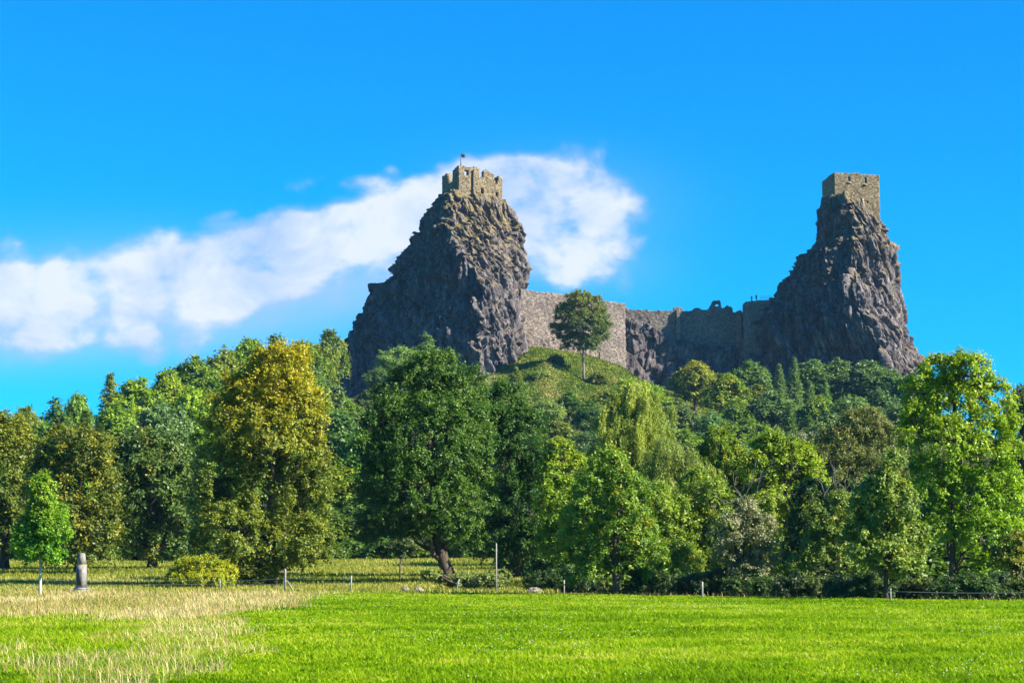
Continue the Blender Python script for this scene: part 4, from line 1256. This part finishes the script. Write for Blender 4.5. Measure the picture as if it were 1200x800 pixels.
def proto_conifer(key, seed, H, Wd, leaf=.5):
    rng = np.random.default_rng(seed)
    P, N, ti = [], [], []
    g = Geo()
    g.tube([(0, 0, -.4), (0, 0, H * .5), (0, 0, H)], [.022 * H, .014 * H, .03], 7)
    z = H * .08
    while z < H * .985:
        f = (z - H * .08) / (H * .92)
        R = Wd * .5 * (1 - f) ** .85 + .12
        nb = 9 if f < .7 else 6
        for b in range(nb):
            a = b * 2 * math.pi / nb + rng.random() * .8 + z * 1.7
            Rb = R * (.72 + .45 * rng.random())
            droop = -.28 - .2 * rng.random() + .5 * f
            m = int(10 + Rb * 16)
            s = rng.random(m) ** .7
            d = np.array([math.cos(a), math.sin(a)])
            side = rng.normal(size=m) * .16 * Rb * (1.1 - s)
            p = np.zeros((m, 3))
            p[:, 0] = d[0] * Rb * s - d[1] * side
            p[:, 1] = d[1] * Rb * s + d[0] * side
            p[:, 2] = z + droop * Rb * s - rng.random(m) * .22 * Rb * .5 + .12 * s * s * Rb
            P.append(p); ti.append(np.full(m, .3 + .4 * rng.random()) + .15 * s)
            N.append(nrm_(rng.normal(size=(m, 3)) * .5 + np.array([d[0] * .3, d[1] * .3, .8])))
            if b % 3 == 0: g.tube([(0, 0, z), (d[0] * Rb * .8, d[1] * Rb * .8, z + droop * Rb * .8)], [.035, .012], 4)
        z += .38 + .25 * (1 - f)
    P = np.concatenate(P); N = np.concatenate(N); ti = np.concatenate(ti)
    V, F = leaves(P, N, leaf * (.6 + .6 * rng.random(len(P))), rng, .34, .7)
    PROTO[key] = (g.mesh('trunk', M_BARK, True), mesh_np('crown', V, F, {'tint': np.clip(ti, 0, 1), 'yel': np.zeros(len(P))}, M_LEAF), H, Wd)


for i in range(6): proto_round('round%d' % i, 400 + i, 16 + i % 3, 11 + (i * 5) % 4, 7 + i % 3)
proto_round('oval0', 420, 19, 8.5, 8, conic=.25)
proto_round('oval1', 421, 18, 8.0, 8, conic=.3)
proto_round('spread0', 422, 13, 13, 7)
proto_round('autumn0', 423, 16, 12, 8, yel=yel_top(7, 16, .7, .05))
proto_round('autumn1', 424, 17, 11, 7, yel=yel_mix(.3, .6))
proto_round('loose0', 425, 14, 11, 8, leaf=.4, gap=.38)
proto_round('shrub0', 430, 5, 6.5, 6, leaf=.35, clump=.9, low=.10)
proto_round('shrub1', 431, 4, 6, 6, leaf=.32, clump=.85, gap=.2, low=.08)
for i in range(3): proto_conifer('conifer%d' % i, 440 + i, 17, 6.2 + i * .5)
proto_conifer('larch0', 444, 15, 7.5, .45)

used_mesh = set()
rng_h = np.random.default_rng(77)
KIND = {'round': ('hill_tree', 'tree'), 'oval': ('hill_tree', 'tree'), 'spread': ('hill_tree', 'tree'), 'autumn': ('autumn_tree', 'tree'), 'loose': ('loose_tree', 'tree'),
        'shrub': ('hill_shrub', 'bush'), 'conifer': ('spruce_tree', 'conifer'), 'larch': ('larch_tree', 'conifer')}


def hill_tree(px, py_top, w_px, Y, key, color, label, group, hmax=None, hmin=None):
    X = ray(px, 500)[0] * Y
    Z = gz(X, Y)
    H = float(at(px, py_top, Y)[2]) - Z
    if hmin and H < hmin: H = hmin
    if hmax and H > hmax:                      # lift nothing: a tree this tall would be wrong, so it is wider-rooted up the slope
        H = hmax
    tr, cr, h0, w0 = PROTO[key]
    name, cat = KIND[key.rstrip('0123456789')]
    t = thing(name, label, cat, (X, Y, Z - .3), group, rng_h.random() * 6.28)
    sx = (w_px * 1.22 / FPX * Y) / w0
    sz = (H + .3) / h0
    sx = min(sx, 1.45 * sz)
    t.scale = (sx, sx, sz)
    link('trunk', tr, t)
    c = link('crown', cr, t)
    c.color = (*[v * (1 + .16 * (rng_h.random() - .5)) for v in color], 1)
    return H, sx, sz


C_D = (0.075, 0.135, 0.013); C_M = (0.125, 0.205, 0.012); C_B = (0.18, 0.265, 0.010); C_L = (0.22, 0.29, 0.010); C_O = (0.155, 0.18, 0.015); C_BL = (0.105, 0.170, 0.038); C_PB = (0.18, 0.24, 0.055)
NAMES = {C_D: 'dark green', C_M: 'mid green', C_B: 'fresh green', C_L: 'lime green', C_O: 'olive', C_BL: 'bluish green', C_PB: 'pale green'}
ROWS = [
    ('along the skyline of the wooded hill', 'trees on the wooded hill skyline', [
        (-12, 470, 46, 395, 'round0', C_B), (30, 472, 40, 400, 'round2', C_O), (66, 462, 36, 420, 'oval0', C_D), (92, 456, 34, 430, 'round3', C_M), (128, 435, 46, 445, 'conifer0', C_O), (160, 440, 46, 450, 'round4', C_B), (196, 428, 44, 462, 'round1', C_B),
        (228, 415, 46, 475, 'round5', C_M), (262, 402, 46, 490, 'round0', C_O), (292, 393, 46, 500, 'round2', C_M), (322, 389, 48, 512, 'oval1', C_D), (356, 396, 46, 520, 'round3', C_M), (372, 402, 36, 530, 'round4', C_O), (388, 384, 28, 560, 'autumn1', C_D)]),
    ('in the second tier of the wooded hill', 'second tier of trees on the wooded hill', [
        (8, 492, 48, 330, 'autumn0', C_O), (52, 492, 44, 345, 'round1', C_M), (100, 478, 48, 365, 'conifer1', C_D), (135, 470, 50, 372, 'round5', C_M), (155, 463, 20, 390, 'larch0', C_L), (188, 462, 52, 385, 'spread0', C_BL), (226, 450, 48, 400, 'round2', C_B),
        (262, 440, 52, 415, 'oval0', C_M), (300, 425, 52, 430, 'round0', C_D), (345, 420, 54, 440, 'round4', C_M), (370, 430, 44, 455, 'round1', C_BL), (402, 464, 40, 470, 'round3', C_M)]),
    ('in the lowest tier of the wooded hill', 'lower tier of trees on the wooded hill', [
        (20, 520, 56, 265, 'round3', C_D), (70, 516, 56, 270, 'round5', C_M), (122, 506, 60, 278, 'autumn1', C_O), (176, 498, 62, 285, 'round0', C_D), (232, 500, 58, 292, 'round2', C_M), (280, 492, 60, 300, 'round1', C_D), (340, 482, 60, 310, 'oval1', C_M), (396, 478, 52, 330, 'round4', C_BL), (425, 500, 50, 280, 'round5', C_M),
        (402, 545, 60, 232, 'autumn1', C_M), (440, 560, 60, 226, 'round0', C_D)]),
    ('in the dark belt behind the meadow strip', 'belt of wood behind the meadow strip', [
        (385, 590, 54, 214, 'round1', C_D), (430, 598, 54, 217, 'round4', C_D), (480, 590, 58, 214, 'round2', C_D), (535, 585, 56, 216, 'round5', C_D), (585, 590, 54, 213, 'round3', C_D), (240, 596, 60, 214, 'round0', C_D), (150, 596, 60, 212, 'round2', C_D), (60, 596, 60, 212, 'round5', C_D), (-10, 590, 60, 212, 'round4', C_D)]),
    ('at the foot of the broad crag', 'trees at the foot of the broad crag', [
        (470, 402, 52, 552, 'loose0', C_PB), (498, 388, 32, 566, 'oval0', C_BL), (445, 428, 32, 545, 'loose0', C_BL), (432, 462, 40, 510, 'round3', C_BL), (520, 440, 50, 500, 'round1', C_M), (565, 448, 50, 510, 'round2', C_M), (604, 440, 26, 560, 'oval1', C_O), (600, 470, 50, 480, 'round4', C_BL)]),
    ('on the slope under the sunlit wall', 'trees and shrubs on the castle slope', [
        (652, 414, 40, 579, 'shrub0', C_D), (632, 440, 34, 565, 'shrub1', C_PB), (668, 455, 46, 540, 'round0', C_D), (640, 465, 40, 520, 'loose0', C_PB), (692, 468, 50, 515, 'round5', C_D), (715, 452, 36, 545, 'shrub0', C_O), (738, 440, 34, 556, 'shrub1', C_L), (762, 446, 30, 556, 'shrub0', C_B),
        (650, 490, 60, 470, 'round3', C_O), (690, 500, 60, 455, 'loose0', C_BL), (780, 462, 40, 530, 'round2', C_B), (700, 434, 18, 570, 'shrub1', C_O)]),
    ('in the clump below the dark ruined wall', 'trees below the dark ruined wall', [
        (815, 421, 42, 560, 'autumn0', C_O), (850, 436, 56, 545, 'autumn1', C_M), (880, 420, 36, 575, 'round1', C_BL), (890, 448, 40, 556, 'round4', C_O), (795, 465, 56, 515, 'round5', C_BL), (835, 478, 60, 500, 'round0', C_BL), (876, 486, 60, 490, 'spread0', C_M), (800, 500, 60, 455, 'round2', C_M), (850, 508, 60, 440, 'round3', C_BL), (905, 500, 60, 450, 'round1', C_M), (865, 466, 50, 525, 'round2', C_M), (765, 482, 50, 490, 'round4', C_BL)]),
    ('in the wood under the tall pinnacle', 'trees under the tall pinnacle', [
        (914, 425, 26, 548, 'conifer0', C_BL), (932, 417, 26, 553, 'conifer1', C_BL), (950, 445, 26, 530, 'conifer2', C_BL), (968, 442, 24, 532, 'conifer0', C_BL), (955, 420, 44, 560, 'round4', C_BL), (985, 417, 50, 560, 'round0', C_BL), (1018, 420, 50, 556, 'round2', C_BL), (1048, 432, 50, 550, 'round5', C_BL), (1080, 430, 50, 545, 'round1', C_BL),
        (925, 470, 40, 500, 'conifer1', C_D), (948, 485, 40, 480, 'conifer2', C_D), (1000, 460, 60, 500, 'round3', C_BL), (905, 455, 50, 525, 'round2', C_BL), (960, 462, 56, 515, 'round5', C_M), (1030, 452, 56, 520, 'round0', C_BL), (1060, 470, 60, 480, 'round4', C_BL), (972, 480, 50, 460, 'round1', C_BL)]),
    ('in the wood behind the willows and ash', 'wood behind the meadow row', [
        (640, 540, 60, 300, 'round1', C_D), (700, 550, 60, 290, 'round2', C_M), (760, 560, 60, 280, 'round3', C_D), (820, 552, 60, 290, 'round4', C_D), (880, 548, 60, 285, 'round0', C_M), (940, 545, 60, 280, 'round5', C_D), (1000, 540, 60, 275, 'round1', C_D), (1060, 530, 60, 270, 'round2', C_D), (1120, 540, 60, 265, 'round3', C_D), (1180, 530, 60, 262, 'round0', C_D)]),
    ('in the shaded wood behind the meadow row', 'shaded wood behind the meadow row', [
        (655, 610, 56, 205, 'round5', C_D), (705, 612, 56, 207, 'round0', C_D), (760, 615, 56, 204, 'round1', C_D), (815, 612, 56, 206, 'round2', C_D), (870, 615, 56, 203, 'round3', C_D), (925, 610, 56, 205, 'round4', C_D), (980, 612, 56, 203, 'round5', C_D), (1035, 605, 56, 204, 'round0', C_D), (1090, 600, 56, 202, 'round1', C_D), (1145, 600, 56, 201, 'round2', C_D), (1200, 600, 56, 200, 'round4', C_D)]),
]
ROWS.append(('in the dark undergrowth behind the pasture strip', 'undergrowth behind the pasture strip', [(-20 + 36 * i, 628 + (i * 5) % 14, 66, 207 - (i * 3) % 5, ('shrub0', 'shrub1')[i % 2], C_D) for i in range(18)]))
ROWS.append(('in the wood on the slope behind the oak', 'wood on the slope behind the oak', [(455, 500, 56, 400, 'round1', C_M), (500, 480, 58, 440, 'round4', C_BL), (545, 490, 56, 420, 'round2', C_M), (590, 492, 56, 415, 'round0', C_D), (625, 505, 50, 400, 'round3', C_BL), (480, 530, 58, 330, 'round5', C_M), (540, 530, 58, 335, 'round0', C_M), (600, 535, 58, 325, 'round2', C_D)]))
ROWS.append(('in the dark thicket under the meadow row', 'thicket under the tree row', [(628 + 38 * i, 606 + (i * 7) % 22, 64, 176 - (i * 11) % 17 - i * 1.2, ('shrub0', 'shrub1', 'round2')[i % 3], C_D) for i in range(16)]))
SHAPE = {'round': 'round', 'oval': 'tall oval', 'spread': 'broad spreading', 'autumn': 'yellow tinged', 'loose': 'loose feathery', 'shrub': 'low bushy', 'conifer': 'pointed conifer', 'larch': 'narrow larch'}
WHAT = {'shrub': 'shrub', 'conifer': '', 'larch': ''}
_log = []
for (where, grp, items) in ROWS:
    order = sorted(range(len(items)), key=lambda i: items[i][0])
    rank = {i: r for r, i in enumerate(order)}
    for i, (px, py, w, Y, key, colr) in enumerate(items):
        k = key.rstrip('0123456789')
        what = WHAT.get(k, 'tree')
        lab = ' '.join(('%s %s %s, %s %s' % (NAMES[colr], SHAPE[k], what, ORD[rank[i]], where)).replace(' ,', ',').split())
        hmax = 8 if k == 'shrub' else 30
        r = hill_tree(px, py, w, Y, key, colr, lab, grp, hmax=hmax, hmin=2.5 if k == 'shrub' else 6)
        _log.append('%s %d %d Y%d H%.1f sx%.2f sz%.2f' % (key, px, py, Y, *r))
print('\n'.join(_log))

# the lone tree on the grassy slope
tree('lone_tree', 'lone tree with a bare straight trunk on the grassy slope before the sunlit wall', 'tree', 685, 572,
     [(680, 352, 17, 11), (694, 358, 14, 12), (664, 368, 17, 14), (700, 374, 14, 15), (682, 380, 26, 19), (659, 392, 12, 12), (704, 394, 11, 11), (676, 402, 18, 14), (690, 404, 14, 13), (652, 384, 7, 6), (712, 384, 6, 7)], (0.085, 0.125, 0.022), 61, .36, 1.05, 1.1, .36,
     yel_top(16, 26, .35, .02), bark=M_BARK_PALE, fork=7.5, gap=.34, sub=7, flare=1.3, shoots=9, per=6)
# the pale weeping top behind the lime tree
tree('pale_willow', 'pale grey weeping treetop showing behind the lime green tree', 'willow', 935, 205,
     [(932, 512, 14, 12), (945, 516, 10, 12), (922, 522, 10, 12), (935, 540, 20, 20), (935, 580, 20, 34)], (0.16, 0.18, 0.085), 62, r0=.2, weep=dict(leaf=.26, strands=2.4, length=2.6), sub=4)

# ------------------------------------------------------------------ fence, monument, stones
GP = 'posts of the wire fence along the meadow'


def post(px, Y, py_top, label, mat=M_POST, r=.055, lean=0.0, name='fence_post', cat='fence post', square=False, zbase=None):
    X = ray(px, 690)[0] * Y
    Z = gz(X, Y) if zbase is None else zbase
    H = float(at(px, py_top, Y)[2]) - Z
    t = thing(name, label, cat, (X, Y, Z), GP if name == 'fence_post' else None)
    g = Geo()
    if square: g.loft([(-.3, r, r, -lean * .1, 0), (H * .97, r * .95, r * .95, lean * .97, 0), (H, r * .6, r * .6, lean, 0)])
    else: g.tube([(-lean * .1, 0, -.3), (lean * .5, 0, H * .5), (lean * .98, 0, H * .985), (lean, 0, H)], [r, r * .97, r * .95, r * .5], 8)
    sh = link('shaft', g.mesh('shaft', mat), t)
    for z in (.55, .9):
        if H > z + .05 and H < 2:
            g = Geo(); g.tube([(lean * z / H, -r - .05, z), (lean * z / H, -r + .01, z)], [.028, .02], 6)
            link('insulator', g.mesh('insulator', M_METAL), sh)
    return np.array([X, Y, Z]), H


P1 = post(257.5, 131, 678, 'grey fence post standing before the golden bush')
P2 = post(334, 130, 666, 'tall grey fence post in front of the yellowing tree, with a brace', r=.07)
P3 = post(411.5, 129, 674, 'pale fence post at the edge of the mown grass, left of the young tree', M_WHITE_POST, .05)
P4 = post(534, 131, 678, 'whitish fence post leaning in front of the bramble heap', M_WHITE_POST, .045, lean=.22)
P5 = post(661, 128.4, 679, 'white fence post alone below the lime green maple', M_WHITE_POST, .05)
P6 = post(823, 113.5, 681, 'upright white fence post in the middle of the right meadow edge', M_WHITE_POST, .055)
P7 = post(1043.5, 101.5, 689, 'white fence post below the slender pale green tree', M_WHITE_POST, .045)
post(581.5, 129.8, 636, 'tall white pole standing beside the bramble heap, right of the oak', M_WHITE_POST, .05, name='tall_pole', cat='pole')
post(468.5, 145.6, 660, 'short wooden stake tied to the spindly young tree', M_BARK, .05, name='tree_stake', cat='stake', square=True)
# brace of the tall post
X = ray(341, 690)[0] * 130
t = thing('fence_brace', 'slanting wooden brace leaning beside the tall grey fence post', 'brace', (X, 130, gz(X, 130)))
g = Geo(); g.tube([(-.25, 0, .75), (.28, 0, -.1)], [.04, .045], 7); link('shaft', g.mesh('shaft', M_POST), t)


def wire(pts, label, r=.008, mat=M_WIRE):
    g = Geo()
    out = []
    for a, b in zip(pts[:-1], pts[1:]):
        a, b = np.array(a), np.array(b)
        for s in np.linspace(0, 1, 9)[:-1]:
            p = a + (b - a) * s; p[2] -= .06 * math.sin(math.pi * s); out.append(p)
    out.append(np.array(pts[-1], float))
    out = np.array(out)
    o0 = out[0].copy()
    g.tube(out - o0, [r] * len(out), 5)
    link('fence_wire', g.mesh('fence_wire', mat), None, tuple(o0), label=label, category='wire', group='wires of the meadow fence')


for z, nm in ((.55, 'lower'), (.9, 'upper')):
    xs = ray(-20, 690)[0] * 131
    wire([(xs, 131, gz(xs, 131) + z)] + [(p[0][0], p[0][1] - .1, p[0][2] + z * (1 if p[1] > z else .85)) for p in (P1, P2, P3)], '%s wire strand strung past the golden bush and the yellowing tree' % nm)
xe = ray(1230, 700)[0] * 97
wire([(P7[0][0], P7[0][1] - .1, P7[0][2] + .5), (xe, 97, gz(xe, 97) + .52)], 'white tape running from the last post to the picture edge', .014)

# monument
mx = ray(95, 690)[0] * 131
t = thing('stone_monument', 'grey tapering stone monument with a pointed cap in the dry grass', 'monument', (mx, 131, gz(mx, 131)), None, -.24)
for nm, secs, mt in (('step', [(-.3, .44, .44, 0, 0), (.20, .44, .44, 0, 0), (.22, .41, .41, 0, 0)], M_STONE), ('plinth', [(.22, .345, .345, 0, 0), (.34, .335, .335, 0, 0)], M_STONE),
                     ('shaft', [(.34, .275, .275, 0, 0), (1.1, .262, .262, 0, 0), (1.78, .25, .25, 0, 0)], M_STONE), ('gilt_band', [(1.74, .256, .256, 0, 0), (1.785, .256, .256, 0, 0)], M_GILT),
                     ('cap', [(1.785, .235, .235, 0, 0), (2.45, .165, .165, 0, 0), (2.52, .12, .12, 0, 0)], M_STONE), ('panel', [(.5, .17, .012, 0, -.276), (1.5, .15, .012, 0, -.257)], plain_material('dark_panel', (.06, .058, .055), .7))):
    g = Geo(); g.loft(secs); link(nm, g.mesh(nm, mt), t)



def stone(label, px, Y, s, seed, dz=.0, group='field stones by the meadow fence'):
    rng = np.random.default_rng(seed)
    bm = bmesh.new(); bmesh.ops.create_icosphere(bm, subdivisions=4, radius=1.0)
    P = np.array([v.co for v in bm.verts])
    d1, d2, cr = worley(P * 1.5 + seed, seed)
    r = 1 + .22 * (cr - .5) + .25 * fbm(P * 1.2 + seed, 3, seed)
    P = P * r[:, None] * np.array(s)
    for v, p in zip(bm.verts, P): v.co = p
    m = bpy.data.meshes.new('field_stone'); bm.to_mesh(m); bm.free(); m.materials.append(M_FIELDSTONE)
    X = ray(px, 690)[0] * Y
    link('field_stone', m, None, (X, Y, gz(X, Y) + s[2] * .45 + dz), label=label, category='stone', group=group)


stone('pinkish field stone lying left of the bramble heap, nearer the young tree', 474.5, 130.6, (.28, .24, .25), 1)
stone('pinkish field stone touching the bramble heap', 491, 130.6, (.33, .26, .27), 2)
stone('low flat grey stone in the grass right of the tall white pole', 626, 129.4, (.50, .34, .24), 3)
# dark crate by the pole
cx_ = ray(577, 690)[0] * 137
t = thing('dark_crate', 'small dark crate half hidden in the brambles next to the tall pole', 'crate', (cx_, 137, gz(cx_, 137)), None, .2)
g = Geo(); g.loft([(-.1, .33, .3, 0, 0), (.62, .33, .3, 0, 0)]); link('body', g.mesh('body', M_HIVE), t)
g = Geo(); g.loft([(.622, .37, .34, 0, 0), (.72, .37, .34, 0, 0)]); link('lid', g.mesh('lid', M_HIVE), t)
g = Geo(); g.loft([(.30, .33, .02, 0, -.325), (.35, .33, .02, 0, -.325)]); link('batten', g.mesh('batten', M_POST), t)

# ------------------------------------------------------------------ grass


def blades(P, h, w, lean, rng, curve=.35):
    n = len(P)
    a = rng.random(n) * 2 * math.pi
    d = np.stack([np.cos(a), np.sin(a), np.zeros(n)], 1)
    s = np.stack([-d[:, 1], d[:, 0], np.zeros(n)], 1)
    hh, ww = h[:, None], w[:, None]
    up = np.array([0, 0, 1.0])
    m = P + d * (lean * h)[:, None] * .35 + up * hh * .6
    tip = P + d * (lean * h)[:, None] * (1 + curve) + up * hh * (1 - .25 * lean[:, None] ** 2)
    V = np.stack([P - s * ww * .5, P + s * ww * .5, m + s * ww * .42, m - s * ww * .42, tip], 1).reshape(-1, 3)
    k = np.arange(n)[:, None] * 5
    F4 = k + np.array([[0, 1, 2, 3]]); F3 = k + np.array([[3, 2, 4]])
    return V, F4, F3


def field_edge(x):       # where the mown meadow ends, by position
    return np.interp(x, [-45, -12, 0, 12, 22, 30], [131, 128, 127, 117, 105, 97])


def dry_line(y):         # east limit of the unmown, half dry part
    return np.interp(y, [25, 30, 45, 66, 90, 130], [-4.2, -4.75, -7.2, -9.5, -10.2, -11.5])


def sample_field(n, y0, y1, rng, pad=5.0, power=0.0):
    y = y0 * (y1 / y0) ** rng.random(n)
    x = (rng.random(n) * 2 - 1) * (y * .262 + pad)
    return x, y


def build_grass():
    rng = np.random.default_rng(5)
    # mown green meadow
    x, y = sample_field(720000, 26, 136, rng, 9.0)
    k = (y < field_edge(x) + 1.0)
    x, y = x[k], y[k]
    P2_ = np.stack([x, y, x * 0], 1)
    dl = dry_line(y) + 1.6 * vnoise(P2_ / 4.0, 3)
    dry = x < dl
    strip = dry & (y > 66 + 4 * vnoise(P2_ / 5, 9))
    thin = rng.random(len(x)) < np.where(strip, .12, 1.0)
    x, y, dry, strip, P2_ = x[thin], y[thin], dry[thin], strip[thin], P2_[thin]
    n = len(x)
    z = ground(x, y)
    tuft = np.clip(.5 + .9 * fbm(P2_ / .8, 3, 21), 0, 1)
    h = (.05 + .075 * tuft + .05 * rng.random(n)) * np.where(dry, 1.5, 1.0)
    w = .010 + .00030 * y * (.8 + .6 * rng.random(n))
    lean = .25 + .6 * rng.random(n)
    V, F4, F3 = blades(np.stack([x, y, z - .01], 1), h, w, lean, rng)
    ti = .46 + .34 * fbm(P2_ / np.array([7.0, 16.0, 1]), 4, 31) + .34 * fbm(P2_ / np.array([1.1, 2.0, 1]), 3, 33) + .22 * fbm(P2_ / np.array([30.0, 3.2, 1]), 3, 37) + .20 * rng.normal(size=n)
    ti = np.where(dry, ti + .10 + .12 * vnoise(P2_ / 2.0, 41), ti)
    mat = blade_material('meadow_grass', [(0.0, (0.075, 0.155, 0.003)), (0.35, (0.175, 0.31, 0.004)), (0.65, (0.275, 0.395, 0.006)), (0.88, (0.40, 0.45, 0.02)), (1.0, (0.52, 0.48, 0.12))], .04, .45)
    ti = np.clip(ti, 0, 1)
    link('meadow_grass', mesh_np('meadow_grass', V, [F4, F3], {'tint': np.concatenate([ti, ti])}, mat), None, None, kind='stuff', label='bright green mown grass covering the meadow', category='grass')
    # tall dry grass
    x, y = sample_field(420000, 27, 140, rng)
    P2_ = np.stack([x, y, x * 0], 1)
    dl = dry_line(y) + 1.6 * vnoise(P2_ / 4.0, 3)
    strip = (x < dl) & (y > 68 + 5 * vnoise(P2_ / 5, 9)) & (y < field_edge(x) + 8)
    edge = (np.abs(x - dl + .9) < 1.15 + .7 * vnoise(P2_ / 3, 14)) & (y < 128)
    clump = (x < dl) & (fbm(P2_ / np.array([1.6, 4.0, 1]), 3, 17) > .28) & (y < 70)
    back = (y > field_edge(x) + .2) & (y < field_edge(x) + 7) & (x > -12) & (rng.random(len(x)) < .22)
    k = (strip & (rng.random(len(x)) < 2)) | (edge & (rng.random(len(x)) < np.clip(.18 + y * .006, .2, .6))) | (clump & (rng.random(len(x)) < .26)) | back
    x, y, P2_ = x[k], y[k], P2_[k]
    n = len(x)
    z = ground(x, y)
    h = .10 + .30 * rng.random(n) ** 1.7 + .10 * fbm(P2_ / 2.0, 2, 19)
    w = .003 + .00014 * y * (.5 + .7 * rng.random(n))
    V, F4, F3 = blades(np.stack([x, y, z - .01], 1), h, w, .2 + .95 * rng.random(n), rng)
    ti = .50 + .38 * fbm(P2_ / 1.2, 2, 24) + .50 * fbm(P2_ / np.array([4.0, 9.0, 1]), 3, 23) + .2 * rng.normal(size=n)
    ti = np.clip(ti, 0, 1)
    mat = blade_material('dry_grass', [(0.0, (0.20, 0.21, 0.03)), (0.22, (0.36, 0.27, 0.08)), (0.55, (0.54, 0.385, 0.17)), (1.0, (0.74, 0.59, 0.34))], .08, .25)
    link('dry_grass', mesh_np('dry_grass', V, [F4, F3], {'tint': np.concatenate([ti, ti])}, mat), None, None, kind='stuff', label='tall straw coloured dry grass left unmown at one side of the meadow', category='grass')
    # the meadow strip behind the fence
    n0 = 200000
    y = 127 + rng.random(n0) * 84
    x = (rng.random(n0) * 2 - 1) * (y * .27 + 4)
    k = (y > field_edge(x)) & (y < 206) & (x < 3)
    x, y = x[k], y[k]
    P2_ = np.stack([x, y, x * 0], 1)
    n = len(x)
    z = ground(x, y)
    h = .16 + .2 * rng.random(n)
    w = .03 + .03 * rng.random(n)
    V, F4, F3 = blades(np.stack([x, y, z - .01], 1), h, w, .2 + .5 * rng.random(n), rng)
    ti = np.clip(.5 + .45 * fbm(P2_ / 6.0, 3, 25) + .2 * rng.normal(size=n), 0, 1)
    mat = blade_material('pasture_grass', [(0.0, (0.12, 0.18, 0.012)), (0.5, (0.27, 0.29, 0.025)), (1.0, (0.46, 0.40, 0.12))], .2, .35)
    link('pasture_grass', mesh_np('pasture_grass', V, [F4, F3], {'tint': np.concatenate([ti, ti])}, mat), None, None, kind='stuff', label='yellow green pasture grass on the strip behind the fence', category='grass')
    # grass on the castle slope
    n0 = 60000
    x = -5 + rng.random(n0) * 62; y = 535 + rng.random(n0) * 66
    P2_ = np.stack([x, y, x * 0], 1)
    z = ground(x, y)
    n = n0
    h = .35 + .6 * rng.random(n) * np.clip(.6 + fbm(P2_ / 3, 2, 3), .2, 1.4)
    w = .22 + .2 * rng.random(n)
    V, F4, F3 = blades(np.stack([x, y, z - .05], 1), h, w, .3 + .6 * rng.random(n), rng)
    ti = np.clip(.45 + .6 * fbm(P2_ / 5.0, 3, 27) + .15 * rng.normal(size=n), 0, 1)
    mat = blade_material('slope_grass', [(0.0, (0.10, 0.16, 0.018)), (0.5, (0.21, 0.26, 0.035)), (0.8, (0.33, 0.31, 0.08)), (1.0, (0.44, 0.37, 0.18))], .2, .3)
    link('slope_grass', mesh_np('slope_grass', V, [F4, F3], {'tint': np.concatenate([ti, ti])}, mat), None, None, kind='stuff', label='rough grass on the steep slope below the sunlit castle wall', category='grass')
    # meadow flowers, white umbels and yellow buttercups
    for nm, n0, col, sz, lab, seed in (('white_flowers', 900, (0.52, 0.58, 0.40), .009, 'tiny white flower heads sprinkled in loose patches over the green meadow', 61), ('yellow_flowers', 1100, (0.60, 0.50, 0.02), .009, 'tiny yellow flowers sprinkled over the green meadow', 62)):
        r2 = np.random.default_rng(seed)
        x, y = sample_field(n0 * 9, 30, 126, r2)
        P2_ = np.stack([x, y, x * 0], 1)
        k = (y < field_edge(x)) & (x > dry_line(y) + .5) & (fbm(P2_ / np.array([3.0, 7.0, 1]), 3, seed) > .16)
        x, y = x[k][:n0], y[k][:n0]
        n = len(x)
        c = np.stack([x, y, ground(x, y) + .10 + .07 * r2.random(n)], 1)
        s = (sz * (.6 + .8 * r2.random(n)) * (.75 + y * .012))[:, None]
        a = np.arange(6) * math.pi / 3
        ring = np.stack([np.cos(a), np.sin(a), np.zeros(6)], 1)
        V = np.concatenate([(c[:, None] + ring[None] * s[:, None]).reshape(-1, 3), c + np.array([0, 0, 1]) * s * .8, c - np.array([0, 0, 1]) * s * .9])
        F = []
        for j in range(6):
            b = np.arange(n) * 6
            F.append(np.stack([b + j, b + (j + 1) % 6, n * 6 + np.arange(n)], 1)); F.append(np.stack([b + (j + 1) % 6, b + j, n * 7 + np.arange(n)], 1))
        link(nm, mesh_np(nm, V, np.concatenate(F), mat=plain_material(nm, col, .7, .1, 4, None, 0)), None, None, kind='stuff', label=lab, category='flowers')


build_grass()

# ------------------------------------------------------------------ the air between the meadow and the hill
hz_mesh = bpy.data.meshes.new('haze')
bm = bmesh.new()
bmesh.ops.create_cube(bm, size=1.0, matrix=Matrix.Translation((0, 500, 66)) @ Matrix.Diagonal((9400, 12400, 154, 1)))
bm.to_mesh(hz_mesh); bm.free()
m, nt, out = new_mat('thin_air')
pv = nt.nodes.new('ShaderNodeVolumePrincipled')
pv.inputs['Color'].default_value = (0.28, 0.60, 1.0, 1)
pv.inputs['Density'].default_value = 0.000042
pv.inputs['Anisotropy'].default_value = 0.0
nt.links.new(pv.outputs[0], out.inputs['Volume'])
hz_mesh.materials.append(m)
link('haze', hz_mesh, kind='stuff', label='thin bluish summer haze lying over the whole valley', category='haze')
